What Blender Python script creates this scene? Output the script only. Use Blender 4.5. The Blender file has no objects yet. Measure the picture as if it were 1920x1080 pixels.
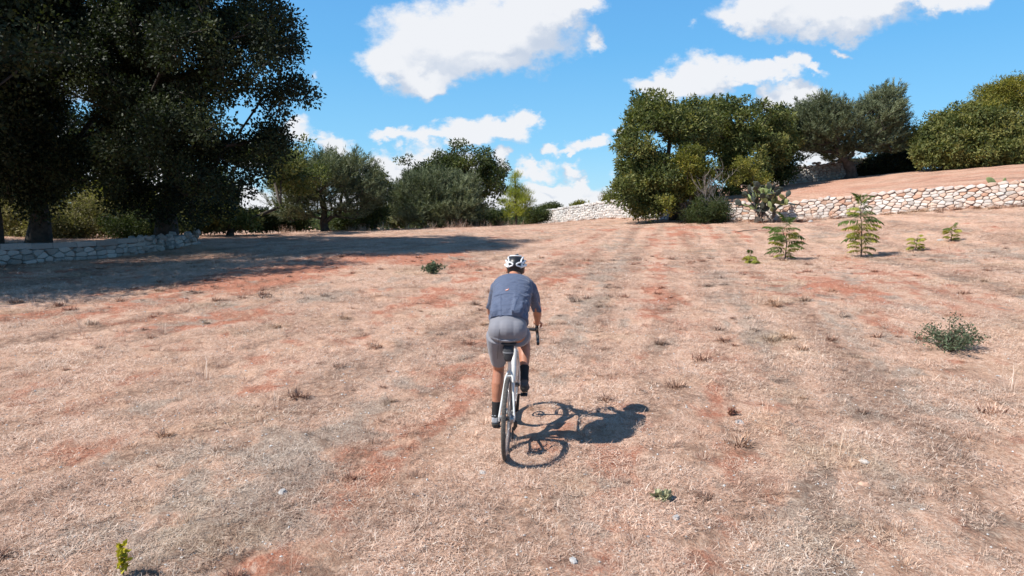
import bpy, bmesh, math, random
import numpy as np
from mathutils import Vector, Matrix, Euler
R = math.radians
sc = bpy.context.scene
C = sc.collection
random.seed(7)
rng = np.random.default_rng(7)

# ------------------------------------------------------------------ camera, light, exposure
CAM_H = 2.13
PITCH = R(6.24)
F = 1280.0
cam_d = bpy.data.cameras.new('camera'); cam_d.sensor_width = 36; cam_d.lens = 24
cam_d.clip_start = 0.05; cam_d.clip_end = 3000
cam = bpy.data.objects.new('camera', cam_d); C.objects.link(cam)
cam.location = (0, 0, CAM_H); cam.rotation_euler = (math.pi/2 - PITCH, 0, 0)
sc.camera = cam
sc.view_settings.view_transform = 'Standard'
try: sc.view_settings.look = 'None'
except Exception: pass
EXPO = 0.5
sc.view_settings.exposure = EXPO
sc.view_settings.gamma = 1.0
sc.view_settings.use_curve_mapping = False
try:
    sc.cycles.max_bounces = 5; sc.cycles.diffuse_bounces = 3; sc.cycles.transmission_bounces = 3
    sc.cycles.transparent_max_bounces = 6; sc.cycles.use_denoising = True
except Exception: pass

SHX, SHY = 0.82, 0.30                      # where the shadow of a point 1 m up falls
sun_vec = Vector((-SHX, -SHY, 1.0)).normalized()   # towards the sun
sun_el = math.asin(sun_vec.z)
sun_az = math.atan2(sun_vec.x, sun_vec.y)  # clockwise from +Y
sd = bpy.data.lights.new('sun', 'SUN'); sd.energy = 5.0; sd.angle = R(0.53); sd.color = (1.0, 0.955, 0.89)
sun = bpy.data.objects.new('sun', sd); C.objects.link(sun)
sun.rotation_euler = sun_vec.to_track_quat('Z', 'Y').to_euler()

def ray(px, py):
    x = (px-960)/F; u = -(py-540)/F
    return np.array([x, math.cos(PITCH)+u*math.sin(PITCH), -math.sin(PITCH)+u*math.cos(PITCH)])
def at(px, py, Y):
    d = ray(px, py); t = Y/d[1]
    return Vector((d[0]*t, Y, CAM_H+d[2]*t))

# ---- node helpers
def nd(nt, t, **kw):
    n = nt.nodes.new(t)
    for k, v in kw.items():
        if k.startswith('i_'):
            n.inputs[k[2:].replace('_', ' ')].default_value = v
        else: setattr(n, k, v)
    return n
def lk(nt, a, b): nt.links.new(a, b)
def mathn(nt, op, a, b=None, c=None, clamp=False):
    n = nt.nodes.new('ShaderNodeMath'); n.operation = op; n.use_clamp = clamp
    for i, v in enumerate((a, b, c)):
        if v is None: continue
        if isinstance(v, (int, float)): n.inputs[i].default_value = v
        else: nt.links.new(v, n.inputs[i])
    return n.outputs[0]
def vmath(nt, op, a, b=None, scale=None):
    n = nt.nodes.new('ShaderNodeVectorMath'); n.operation = op
    for i, v in enumerate((a, b)):
        if v is None: continue
        if isinstance(v, (tuple, list)): n.inputs[i].default_value = v
        else: nt.links.new(v, n.inputs[i])
    if scale is not None: n.inputs['Scale'].default_value = scale
    return n.outputs[0]
def mixc(nt, fac, a, b, blend='MIX'):
    n = nt.nodes.new('ShaderNodeMix'); n.data_type = 'RGBA'; n.blend_type = blend
    for s, v in ((n.inputs[0], fac), (n.inputs[6], a), (n.inputs[7], b)):
        if isinstance(v, (int, float)): s.default_value = v
        elif isinstance(v, tuple): s.default_value = (*v, 1) if len(v) == 3 else v
        else: nt.links.new(v, s)
    return n.outputs[2]
def maprange(nt, v, a, b, c=0.0, d=1.0, smooth=True):
    n = nt.nodes.new('ShaderNodeMapRange'); n.interpolation_type = 'SMOOTHSTEP' if smooth else 'LINEAR'
    nt.links.new(v, n.inputs[0])
    for i, x in enumerate((a, b, c, d)): n.inputs[i+1].default_value = x
    return n.outputs[0]
def noise(nt, vec, scale, detail=4, rough=0.55, dist=0.0, col=False):
    n = nt.nodes.new('ShaderNodeTexNoise'); n.inputs['Scale'].default_value = scale
    n.inputs['Detail'].default_value = detail; n.inputs['Roughness'].default_value = rough
    n.inputs['Distortion'].default_value = dist
    if vec is not None: nt.links.new(vec, n.inputs['Vector'])
    return n.outputs[1 if col else 0]

# ---- world: physical sky with cumulus
world = bpy.data.worlds.new('World'); sc.world = world; world.use_nodes = True
wt = world.node_tree; wt.nodes.clear()
wo = wt.nodes.new('ShaderNodeOutputWorld'); bg = wt.nodes.new('ShaderNodeBackground'); lk(wt, bg.outputs[0], wo.inputs[0])
sky = wt.nodes.new('ShaderNodeTexSky'); sky.sky_type = 'NISHITA'; sky.sun_disc = False
sky.sun_elevation = sun_el; sky.sun_rotation = sun_az
sky.air_density = 1.0; sky.dust_density = 0.3; sky.ozone_density = 2.5; sky.altitude = 300
SKY_STRENGTH = 0.10; SK = SKY_STRENGTH*2**EXPO
bg.inputs['Strength'].default_value = SKY_STRENGTH
CL = [  # clouds as soft puffs, given by direction: px, py, rx, ry, weight
 (850,70,155,75,1),(940,55,150,70,1),(735,115,70,48,1),(800,140,75,36,1),(1005,25,100,50,1),(1075,0,70,30,.9),(890,115,100,45,1),(1117,70,24,22,.55),(960,110,60,30,.7),
 (735,262,40,12,.7),(800,264,80,17,.85),(870,252,75,28,1),(940,240,65,30,1),(990,233,24,24,.9),
 (622,284,44,26,1),(725,320,60,34,1),(785,318,75,40,1),(700,350,60,40,1),(935,300,24,18,.8),(850,330,80,40,1),
 (1100,272,32,17,.9),(1035,282,20,12,.7),(1068,285,30,8,.6),(1005,320,42,17,.8),(1072,320,30,14,.7),
 (1058,362,62,30,1),(1028,350,24,18,1),(1088,345,18,16,1),(1000,384,120,34,1),(915,380,80,36,1),(1120,380,90,32,1),(1075,368,60,26,.9),(720,372,90,40,1),(560,350,70,34,.9),(1010,352,50,20,.8),(1150,365,40,30,.6),(1160,255,24,12,.6),
 (1320,145,75,42,1),(1255,152,66,30,1),(1395,150,66,27,1),(1442,138,50,25,1),(1482,118,28,22,.9),(1512,128,28,10,.6),
 (1490,190,66,34,1),(1538,182,24,18,.8),(1448,196,34,24,1),
 (1440,10,120,45,1),(1580,15,140,50,1),(1700,0,150,32,1),(1590,52,60,28,.9),(1375,22,50,26,.9),(1500,40,90,30,.8),(1830,-5,80,14,.5),
 (1575,95,26,8,.5),(1545,300,75,30,1),(1280,45,9,13,.24),
 (560,248,34,20,.6),(478,278,46,26,1),(592,130,12,14,.4),(600,262,30,14,.5),(90,105,190,90,1),(250,40,120,50,.8),(40,250,150,60,.8),(450,388,150,34,1),(250,330,150,50,.8),(620,395,120,25,.8)]
gtc = bpy.data.node_groups.new('cloud_density', 'ShaderNodeTree')
gtc.interface.new_socket('uv', in_out='INPUT', socket_type='NodeSocketVector')
gtc.interface.new_socket('d', in_out='OUTPUT', socket_type='NodeSocketFloat')
gi = gtc.nodes.new('NodeGroupInput'); go = gtc.nodes.new('NodeGroupOutput')
acc = None
for px, py, rx, ry, w in CL:
    d = ray(px, py); cu, cv = d[0]/d[1], d[2]/d[1]
    v = vmath(gtc, 'SUBTRACT', gi.outputs[0], (cu, cv, 0))
    v = vmath(gtc, 'MULTIPLY', v, (F/rx*0.93, F/ry*0.93, 0))
    l = vmath(gtc, 'LENGTH', v)
    ln = gtc.nodes[-1].outputs['Value']
    m = mathn(gtc, 'MULTIPLY_ADD', ln, -w*0.9, w)
    if acc is None: acc = m
    else: acc = mathn(gtc, 'SMOOTH_MAX', acc, m, 0.15)
lk(gtc, acc, go.inputs[0])
tc = wt.nodes.new('ShaderNodeTexCoord')
sep = wt.nodes.new('ShaderNodeSeparateXYZ'); lk(wt, tc.outputs['Generated'], sep.inputs[0])
ys = mathn(wt, 'MAXIMUM', sep.outputs[1], 0.05)
u = mathn(wt, 'DIVIDE', sep.outputs[0], ys); v = mathn(wt, 'DIVIDE', sep.outputs[2], ys)
cmb = wt.nodes.new('ShaderNodeCombineXYZ'); lk(wt, u, cmb.inputs[0]); lk(wt, v, cmb.inputs[1])
uv = cmb.outputs[0]
stretch = vmath(wt, 'MULTIPLY', uv, (1.0, 1.35, 1))
n1 = vmath(wt, 'SUBTRACT', noise(wt, stretch, 9, 3, .5, col=True), (.5, .5, .5))
n2 = vmath(wt, 'SUBTRACT', noise(wt, stretch, 34, 5, .6, col=True), (.5, .5, .5))
w1 = vmath(wt, 'ADD', uv, vmath(wt, 'SCALE', n1, scale=0.075))
w2 = vmath(wt, 'ADD', w1, vmath(wt, 'SCALE', n2, scale=0.042))
fb = noise(wt, stretch, 22, 8, .62)
def dens(vec):
    g = wt.nodes.new('ShaderNodeGroup'); g.node_tree = gtc; lk(wt, vec, g.inputs[0]); return g.outputs[0]
D0 = dens(w2); D1 = dens(vmath(wt, 'ADD', w2, (-0.016, 0.034, 0)))
Dn = mathn(wt, 'ADD', D0, mathn(wt, 'MULTIPLY_ADD', fb, 0.85, -0.425))
a_in = maprange(wt, Dn, 0.04, 0.46)
# the rest of the sky dome: the same broken cumulus, from noise on a plane overhead
zz = mathn(wt, 'ADD', mathn(wt, 'MAXIMUM', sep.outputs[2], 0.0), 0.22)
c2 = wt.nodes.new('ShaderNodeCombineXYZ'); lk(wt, mathn(wt, 'DIVIDE', sep.outputs[0], zz), c2.inputs[0]); lk(wt, mathn(wt, 'DIVIDE', sep.outputs[1], zz), c2.inputs[1])
gen = noise(wt, c2.outputs[0], 1.1, 8, .58)
a_out = maprange(wt, gen, 0.60, 0.72)
inu = maprange(wt, mathn(wt, 'ABSOLUTE', u), 0.80, 0.98, 1, 0)
inv = maprange(wt, v, 0.36, 0.46, 1, 0)
iny = maprange(wt, sep.outputs[1], 0.1, 0.2)
inf = mathn(wt, 'MULTIPLY', mathn(wt, 'MULTIPLY', inu, inv), iny)
alpha = mathn(wt, 'MULTIPLY_ADD', a_in, inf, mathn(wt, 'MULTIPLY', a_out, mathn(wt, 'SUBTRACT', 1.0, inf)))
alpha = mathn(wt, 'MULTIPLY', alpha, maprange(wt, sep.outputs[2], -0.01, 0.01))
L = mathn(wt, 'ADD', mathn(wt, 'SUBTRACT', D0, D1), mathn(wt, 'MULTIPLY_ADD', fb, 0.5, -0.25))
lit = maprange(wt, L, -0.44, 0.16)
ccol = mixc(wt, lit, (.60/SK, .67/SK, .79/SK), (.90/SK, .91/SK, .94/SK))
skyn = mixc(wt, 1.0, sky.outputs[0], (0.62, 1.00, 1.25), 'MULTIPLY')
grad = nd(wt, 'ShaderNodeValToRGB'); lk(wt, sep.outputs[2], grad.inputs[0]); ge = grad.color_ramp.elements
ge[0].position = 0.0; ge[0].color = (.50, .76, .95, 1); ge[1].position = 1.0; ge[1].color = (.055, .12, .25, 1)
for p_, c_ in ((.10, (.27, .63, .94)), (.22, (.165, .52, .92)), (.36, (.125, .42, .88)), (.6, (.075, .21, .44))):
    q_ = ge.new(p_); q_.color = (*c_, 1)
gsc = vmath(wt, 'SCALE', grad.outputs[0], scale=1/SK)
skyc = mixc(wt, .72, skyn, gsc)
fin = mixc(wt, mathn(wt, 'MULTIPLY', alpha, 0.96), skyc, ccol)
lk(wt, fin, bg.inputs['Color'])

# ------------------------------------------------------------------ numeric helpers
def vhash(ix, iy, seed):
    h = (ix.astype(np.int64)*374761393 + iy.astype(np.int64)*668265263 + seed*1442695041) & 0xffffffff
    h = ((h ^ (h >> 13))*1274126177) & 0xffffffff
    return ((h ^ (h >> 16)) & 0xffffff)/float(0xffffff)
def vnoise(x, y, seed=0):
    x = np.asarray(x, float); y = np.asarray(y, float)
    ix = np.floor(x); iy = np.floor(y); fx = x-ix; fy = y-iy
    fx = fx*fx*(3-2*fx); fy = fy*fy*(3-2*fy)
    a = vhash(ix, iy, seed); b = vhash(ix+1, iy, seed); c = vhash(ix, iy+1, seed); d = vhash(ix+1, iy+1, seed)
    return a*(1-fx)*(1-fy)+b*fx*(1-fy)+c*(1-fx)*fy+d*fx*fy
def fbm(x, y, seed=0, o=4):
    s = 0; a = .5; t = 0
    for i in range(o):
        s = s+a*vnoise(np.asarray(x)*2**i, np.asarray(y)*2**i, seed+i*17); t += a; a *= .55
    return s/t
def sstep(a, b, x):
    t = np.clip((x-a)/(b-a), 0, 1); return t*t*(3-2*t)
def tps_fit(P, lam=0.02):
    P = np.array(P, float); n = len(P); xy = P[:, :2]
    r = np.linalg.norm(xy[:, None]-xy[None], axis=2)
    K = np.where(r > 0, r*r*np.log(np.maximum(r, 1e-9)), 0)+lam*np.eye(n)*50
    A = np.zeros((n+3, n+3)); A[:n, :n] = K; A[:n, n] = 1; A[:n, n+1:] = xy; A[n, :n] = 1; A[n+1:, :n] = xy.T
    w = np.linalg.solve(A, np.concatenate([P[:, 2], [0, 0, 0]]))
    def f(x, y):
        x = np.asarray(x, float); y = np.asarray(y, float)
        z = w[n]+w[n+1]*x+w[n+2]*y
        for i in range(n):
            q = (x-xy[i, 0])**2+(y-xy[i, 1])**2
            z = z+w[i]*0.5*q*np.log(np.maximum(q, 1e-12))
        return z
    return f

# ------------------------------------------------------------------ terrain
def P3(px, py, Y):
    a = at(px, py, Y); return (a.x, a.y, a.z)
field_pts = [(0, 5.8, 0), (0, 4.2, -.05), (-.6, 6.8, .03), (0, 0, -.2), (0, -12, -.7), (-12, -6, -.6), (12, -4, -.2), (-6, 4, -.12), (6, 4.5, .05),
 (0, 12, .32), (-7, 11, .25), (7, 12, .62), (3.5, 8.5, .22),
 P3(0, 498, 19), P3(235, 486, 22.5), P3(380, 457, 27), P3(700, 478, 22), P3(940, 478, 22.5), P3(1150, 476, 23),
 P3(400, 441, 40), P3(600, 436, 42), P3(750, 432, 44), P3(900, 428, 48), P3(1000, 424, 50), P3(1100, 412, 53),
 P3(1290, 412, 38.5), P3(1200, 404, 46), P3(1360, 415, 35), P3(1500, 415, 33), P3(1640, 402, 31), P3(1920, 386, 27),
 P3(1480, 484, 21), P3(1920, 520, 14.5), P3(1780, 660, 9.0), P3(1615, 480, 21.5),
 (-20, 20, 1.0), (-20, 35, 1.0), (-35, 20, 1), (-10, 60, .3), (0, 72, .5), (-40, 60, 0), (15, 70, 2), (26, 22, 2.6), (40, 30, 2.8), (30, 50, 2.6), (20, 42, 2.2), (50, 70, 2), (20, 6, .6), (-25, 5, .1)]
_ft = tps_fit(field_pts)
def micro(x, y):
    q = vnoise(x*5.5, y*5.5, 15)
    return (fbm(x*2.2, y*2.2, 3, 3)-.5)*0.055+(vnoise(x*9, y*9, 5)-.5)*0.02+sstep(.72, .98, q)*.022
def base_z(x, y):
    x = np.asarray(x, float); y = np.asarray(y, float)
    r = np.hypot(x, y)
    z = _ft(np.clip(x, -80, 80), np.clip(y, -40, 100))
    far = -1.2+3.0*(fbm(x/120, y/120, 9, 3)-.5)
    m = sstep(62, 105, r)
    return z*(1-m)+far*m
def ground(x, y):
    d = np.hypot(x, y)
    return base_z(x, y)+micro(x, y)*(1-sstep(30, 60, d))
def hit(px, py, fn=None, y0=2.0, y1=70):
    fn = fn or ground
    Y = np.geomspace(y0, y1, 1500); d = ray(px, py); t = Y/d[1]
    X = d[0]*t; Z = CAM_H+d[2]*t; g = fn(X, Y)
    k = np.where(Z <= g)[0]
    k = k[0] if len(k) else len(Y)-1
    return Vector((float(X[k]), float(Y[k]), float(g[k])))

# upper terrace behind the right-hand dry stone wall
WALL = [(27.0, 21.3), (20.25, 27.0), (16.4, 31.0), (13.9, 33.0), (11.0, 35.2), (8.6, 40.0), (5.2, 49.0), (2.35, 60.0)]
def wall_top(x, y): return base_z(x, y)+1.05
tp = [(x, y, float(base_z(x, y))+ (0.93 if x > 10 else .85 if x > 6 else .6)) for x, y in WALL]
tp += [P3(1920, 306, 42), P3(1780, 317, 44), P3(1640, 329, 46), P3(1480, 346, 48), (45, 30, 5.6), (50, 55, 6.5), (25, 70, 5.2), (12, 62, 3.0), (8, 75, 2.0), (36, 16, 4.8)]
terr = tps_fit(tp, .005)
def wall_x_at(y):  # x of wall line at given y
    ys_ = [p[1] for p in WALL]; xs_ = [p[0] for p in WALL]
    return np.interp(y, ys_, xs_)
def behind_wall(x, y): return (x > wall_x_at(y)) & (y > 15) & (y < 90)

# soil masks shared by the ground material and the straw
RED = [(470,528,80,14,1.9),(560,505,70,9,1.6),(400,600,100,16,1.3),(690,482,90,7,1.8),(870,500,46,8,1.9),(800,492,60,5,1.5),(300,560,60,8,.5),(1160,424,60,5,1.7),(960,430,70,3,.8),(1250,418,60,8,.9),(1400,428,60,9,.7),
 (1330,445,80,12,.5),(480,1065,100,45,.5),(560,1010,90,50,.5),(640,950,80,50,.75),(700,890,70,40,.5),(770,825,60,34,.5),(870,725,40,20,.6),(1160,890,60,40,.5),(1060,960,90,50,.55),(1050,1050,120,40,.5),(1590,545,90,22,.8),(1700,560,80,18,.6),(1760,675,60,12,.7),(1300,1050,60,40,.5),
 (890,690,50,30,.6),(1700,485,120,10,.6),(1560,510,60,8,.6),(190,600,70,10,.6),(100,590,80,9,.5),(1070,870,50,25,.5),(1350,850,60,50,.5),(820,720,40,14,.5),(330,1000,50,30,.35),(60,700,60,14,.3)]
GRY = [(250,860,120,35,.9),(420,960,100,50,.75),(640,790,70,28,.6),(330,610,60,8,1),(150,740,120,14,.6),(500,690,90,16,.5),(1520,700,110,50,.8),(1250,640,90,40,.5),(1640,820,160,70,.9),(1750,960,180,90,.8),(1450,960,90,70,.8),
 (1450,540,90,20,.7),(1850,470,100,14,.9),(1700,440,120,8,.9),(560,880,60,40,.8),(1420,620,60,26,.6),(1880,620,80,25,.6),(60,930,80,40,.5),(1180,780,60,25,.4),(1000,580,60,14,.3)]
def blobs(L_):
    out = []
    for px, py, rx, ry, w in L_:
        c = hit(px, py); rxm = rx/F*c.y; e = hit(px, min(py+ry, 1300) ); g = hit(px, max(py-ry, 432))
        rym = max(abs(g.y-e.y)/2, .15); out.append((c.x, (e.y+g.y)/2, rxm, min(rym, c.y*.25+.5), w))
    return out
RB, GB = blobs(RED), blobs(GRY)
def line(pts, w, k): return (np.array([tuple(hit(*p))[:2] for p in pts]), w, k)
TR_RED = [line([(450,1079),(590,985),(700,885),(800,795),(872,728),(905,690)], .26, .62), line([(0,602),(190,582),(330,560),(470,530),(560,508),(680,484),(860,480)], .40, 1.15), line([(290,622),(420,600),(520,570)], .40, .6),
          line([(1240,600),(1235,540),(1240,480),(1262,435)], .30, .45), line([(1560,520),(1620,560),(1720,620)], .7, .6), line([(1180,1079),(1160,960),(1130,850)], .25, .35), line([(0,560),(200,548),(380,520)], .25, .4)]
TR_GRY = [line([(270,1060),(430,950),(560,852),(690,775),(800,715),(885,655)], .26, .75), line([(1440,530),(1560,620),(1700,760),(1890,930)], .55, .55), line([(1080,640),(1110,560),(1140,500),(1180,450)], .3, .5), line([(0,760),(240,690),(450,630),(650,560)], .30, .45), line([(1395,640),(1360,540),(1330,470)], .28, .5), line([(1500,1079),(1480,960),(1450,820)], .3, .4)]
TR_DRK = [line([(395,1079),(520,1000),(620,910),(720,822),(820,742),(885,690)], .07, .9), line([(1100,700),(1130,600),(1150,540),(1178,490),(1218,448),(1250,424)], .13, 1.0), line([(1400,1000),(1385,820),(1362,700),(1336,600),(1322,540),(1308,480),(1288,438)], .12, .9), line([(1450,580),(1405,520),(1372,470),(1345,440)], .14, .6),
          line([(0,652),(200,612),(400,570),(560,530)], .12, .7), line([(0,705),(250,642),(420,592),(620,540)], .12, .7), line([(0,850),(260,770),(500,690),(760,590),(880,540)], .10, .55), line([(120,1000),(330,900),(560,790),(780,680),(890,600)], .10, .5), line([(1020,700),(1060,620),(1090,540),(1130,470)], .10, .5)]
def lsum(x, y, T):
    out = np.zeros_like(x); x2 = x+(fbm(x*.9, y*.9, 401, 2)-.5)*.28; y2 = y+(fbm(x*.9, y*.9, 402, 2)-.5)*.28
    for P_, w, k in T:
        d2 = np.full_like(x, 1e9)
        for a, b in zip(P_[:-1], P_[1:]):
            v = b-a; L2 = max(1e-9, float(v @ v)); t = np.clip(((x2-a[0])*v[0]+(y2-a[1])*v[1])/L2, 0, 1)
            d2 = np.minimum(d2, (x2-a[0]-t*v[0])**2+(y2-a[1]-t*v[1])**2)
        ww = w*(1+.03*y)
        out = np.maximum(out, k*np.exp(-d2/ww**2))
    return out
GUIDES = [[(0,602),(190,582),(470,530),(680,484),(900,455),(1050,440)], [(0,705),(250,642),(420,592),(620,540),(860,490),(1080,440)], [(0,850),(260,770),(500,690),(760,590),(900,535),(1040,480),(1130,440)],
 [(395,1079),(520,1000),(620,910),(720,822),(820,742),(900,680),(1000,590),(1080,510),(1150,445)], [(900,1079),(960,900),(1040,740),(1100,620),(1150,520),(1210,440)], [(1400,1079),(1380,820),(1340,600),(1310,500),(1270,435)],
 [(1800,1079),(1650,800),(1500,620),(1400,520),(1330,440)], [(2300,900),(1920,680),(1650,550),(1480,480),(1400,435)]]
_GP = []
for g_ in GUIDES:
    q = np.array([tuple(hit(*p))[:2] for p in g_]); o_ = np.argsort(q[:, 1]); _GP.append((q[o_, 0], q[o_, 1]))
def rowc(x, y):
    """which mowing row a point lies in: the rows fan out from the crest as the tractor drove"""
    X_ = []
    for gx_, gy_ in _GP:
        v = np.interp(y, gy_, gx_)
        s0 = (gx_[1]-gx_[0])/(gy_[1]-gy_[0]); s1 = (gx_[-1]-gx_[-2])/max(1e-3, gy_[-1]-gy_[-2])
        v = np.where(y < gy_[0], gx_[0]+(y-gy_[0])*s0, v); v = np.where(y > gy_[-1], gx_[-1]+(y-gy_[-1])*np.clip(s1, -1, 1), v); X_.append(v)
    for k in range(1, len(X_)): X_[k] = np.maximum(X_[k], X_[k-1]+.25)
    row = (x-X_[0])/(X_[1]-X_[0])
    for k in range(1, len(X_)-1): row = np.where(x >= X_[k], k+(x-X_[k])/(X_[k+1]-X_[k]), row)
    return row+(fbm(x*.5, y*.5, 411, 2)-.5)*.16
def bsum(x, y, B):
    s = np.zeros_like(x)
    for cx, cy, rx, ry, w in B:
        s = np.maximum(s, w*np.exp(-(((x-cx)/rx)**2+((y-cy)/ry)**2)*.9))
    return s
def masks(x, y):
    x = np.asarray(x, float); y = np.asarray(y, float)
    th = R(11); s = x*math.cos(th)-y*math.sin(th); t = x*math.sin(th)+y*math.cos(th)
    s = s+(fbm(x*.25, y*.25, 31, 2)-.5)*1.0
    rc = rowc(x, y); rows = vnoise(rc*3.1, t*.06, 41)*.6+vnoise(rc*8.0, t*.14, 43)*.4
    pat = fbm(x*.55+(s*.3), y*.35, 51, 4)
    fine = fbm(x*2.6, y*2.0, 61, 3)
    big = fbm(x*5.5, y*4.2, 62, 2)
    red = .50*bsum(x, y, RB)+.62*lsum(x, y, TR_RED)+(.85*(rows-.5)+.6*(pat-.5)+1.1*(fine-.5)+.7*(big-.5))
    pat2 = fbm(x*.6, y*.42, 71, 4); fine2 = fbm(x*3.1, y*2.2, 81, 3)
    gry = .30*bsum(x, y, GB)+.5*lsum(x, y, TR_GRY)+(.8*(big-.5)+.9*(.5-rows)+.9*(pat2-.5)+1.3*(fine2-.5))
    return np.clip(sstep(.0, .66, red), 0, 1)*(.80+.20*sstep(8, 15, y)), np.clip(sstep(.08, .66, gry), 0, 1)
def darkmask(x, y):
    x = np.asarray(x, float); y = np.asarray(y, float); th = R(11); s = x*math.cos(th)-y*math.sin(th)+(fbm(x*.25, y*.25, 31, 2)-.5)*1.0; t = x*math.sin(th)+y*math.cos(th)
    rc = rowc(x, y); rows = vnoise(rc*5.2, t*.10, 143)*.65+vnoise(rc*12, t*.2, 144)*.35
    n5 = fbm(x*5.2, y*3.4, 161, 3)
    return np.clip(sstep(.50, .76, .56*rows+.26*fbm(x*1.3, y*.8, 151, 4)+.30*n5)+lsum(x, y, TR_DRK)*sstep(.3, .6, n5)*1.1, 0, 1)

# ------------------------------------------------------------------ mesh helpers
def mesh_np(name, V, Fc, mat=None, smooth=False, attrs=None):
    V = np.asarray(V, np.float32); Fc = np.asarray(Fc, np.int32)
    me = bpy.data.meshes.new(name)
    k = Fc.shape[1]
    me.vertices.add(len(V)); me.vertices.foreach_set('co', V.ravel())
    me.loops.add(Fc.size); me.loops.foreach_set('vertex_index', Fc.ravel())
    me.polygons.add(len(Fc)); me.polygons.foreach_set('loop_start', np.arange(0, Fc.size, k, dtype=np.int32))
    me.update(calc_edges=True)
    if attrs:
        for an, av in attrs.items():
            av = np.asarray(av, np.float32)
            if av.ndim == 1:
                a = me.attributes.new(an, 'FLOAT', 'POINT'); a.data.foreach_set('value', av)
            else:
                a = me.attributes.new(an, 'FLOAT_VECTOR', 'POINT'); a.data.foreach_set('vector', av.ravel())
    if smooth: me.polygons.foreach_set('use_smooth', np.ones(len(Fc), bool))
    if mat: me.materials.append(mat)
    return me
def link(name, me, parent=None, loc=None, **props):
    o = bpy.data.objects.new(name, me); C.objects.link(o)
    if parent is not None: o.parent = parent
    if loc is not None: o.location = loc
    for k, v in props.items(): o[k] = v
    return o
def empty(name, loc=(0, 0, 0), rot=(0, 0, 0), **props):
    o = link(name, None, **props); o.location = loc; o.rotation_euler = rot; o.empty_display_size = .2
    return o
class MB:
    """collects closed shapes for one mesh (tris and quads)"""
    def __init__(s): s.v = []; s.f = []; s.t = []
    def add(s, V, Fs, tint=0.5):
        b = len(s.v); s.v += [tuple(p) for p in V]; s.f += [tuple(i+b for i in f) for f in Fs]; s.t += [tint]*len(V)
    def tube(s, pts, rad, n=8, cap=True, tint=.5, flat=None):
        pts = [Vector(p) for p in pts]; m = len(pts)
        if not isinstance(rad, (list, tuple)): rad = [rad]*m
        V = []; prev = None
        for i, p in enumerate(pts):
            d = (pts[min(i+1, m-1)]-pts[max(i-1, 0)])
            d = d.normalized() if d.length > 1e-9 else Vector((0, 0, 1))
            if prev is None:
                a = Vector((0, 0, 1)) if abs(d.z) < .9 else Vector((1, 0, 0))
                if flat is not None: a = Vector(flat)
                x = d.cross(a).normalized()
            else:
                x = (prev-d*prev.dot(d)); x = x.normalized() if x.length > 1e-6 else d.orthogonal().normalized()
            prev = x; y = d.cross(x)
            r = rad[i]; rx, ry = r if isinstance(r, (tuple, list)) else (r, r)
            for k in range(n):
                t = 2*math.pi*k/n; V.append(p+x*math.cos(t)*rx+y*math.sin(t)*ry)
        Fs = []
        for i in range(m-1):
            for k in range(n):
                Fs.append((i*n+k, i*n+(k+1) % n, (i+1)*n+(k+1) % n, (i+1)*n+k))
        if cap: Fs.append(tuple(range(n-1, -1, -1))); Fs.append(tuple((m-1)*n+k for k in range(n)))
        s.add(V, Fs, tint)
    def ell(s, c, r, rot=None, nu=16, nv=10, tint=.5):
        V = []; Fs = []; c = Vector(c)
        r = (r, r, r) if isinstance(r, (int, float)) else r
        V.append(Vector((0, 0, r[2])))
        for i in range(1, nv):
            a = math.pi*i/nv
            for k in range(nu):
                t = 2*math.pi*k/nu; V.append(Vector((r[0]*math.sin(a)*math.cos(t), r[1]*math.sin(a)*math.sin(t), r[2]*math.cos(a))))
        V.append(Vector((0, 0, -r[2]))); last = len(V)-1
        for k in range(nu):
            Fs.append((0, 1+k, 1+(k+1) % nu))
            Fs.append((last, last-nu+(k+1) % nu, last-nu+k))
        for i in range(nv-2):
            for k in range(nu):
                a = 1+i*nu; Fs.append((a+k, a+nu+k, a+nu+(k+1) % nu, a+(k+1) % nu))
        if rot is not None: V = [rot @ p for p in V]
        s.add([p+c for p in V], Fs, tint)
    def loft(s, rings, n=24, tint=.5, power=2.0):
        """rings: (center, axis_x, axis_y, rx, ry)"""
        V = []; Fs = []; m = len(rings)
        for c, ax, ay, rx, ry in rings:
            c = Vector(c); ax = Vector(ax).normalized(); ay = Vector(ay).normalized()
            for k in range(n):
                t = 2*math.pi*k/n; cx, sy = math.cos(t), math.sin(t)
                cx = math.copysign(abs(cx)**(2/power), cx); sy = math.copysign(abs(sy)**(2/power), sy)
                V.append(c+ax*rx*cx+ay*ry*sy)
        for i in range(m-1):
            for k in range(n): Fs.append((i*n+k, i*n+(k+1) % n, (i+1)*n+(k+1) % n, (i+1)*n+k))
        Fs.append(tuple(range(n-1, -1, -1))); Fs.append(tuple((m-1)*n+k for k in range(n)))
        s.add(V, Fs, tint)
    def box(s, c, h, rot=None, tint=.5):
        c = Vector(c); V = []
        for x in (-1, 1):
            for y in (-1, 1):
                for z in (-1, 1):
                    p = Vector((x*h[0], y*h[1], z*h[2])); V.append((rot @ p if rot else p)+c)
        s.add(V, [(0, 1, 3, 2), (4, 6, 7, 5), (0, 4, 5, 1), (2, 3, 7, 6), (0, 2, 6, 4), (1, 5, 7, 3)], tint)
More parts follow.
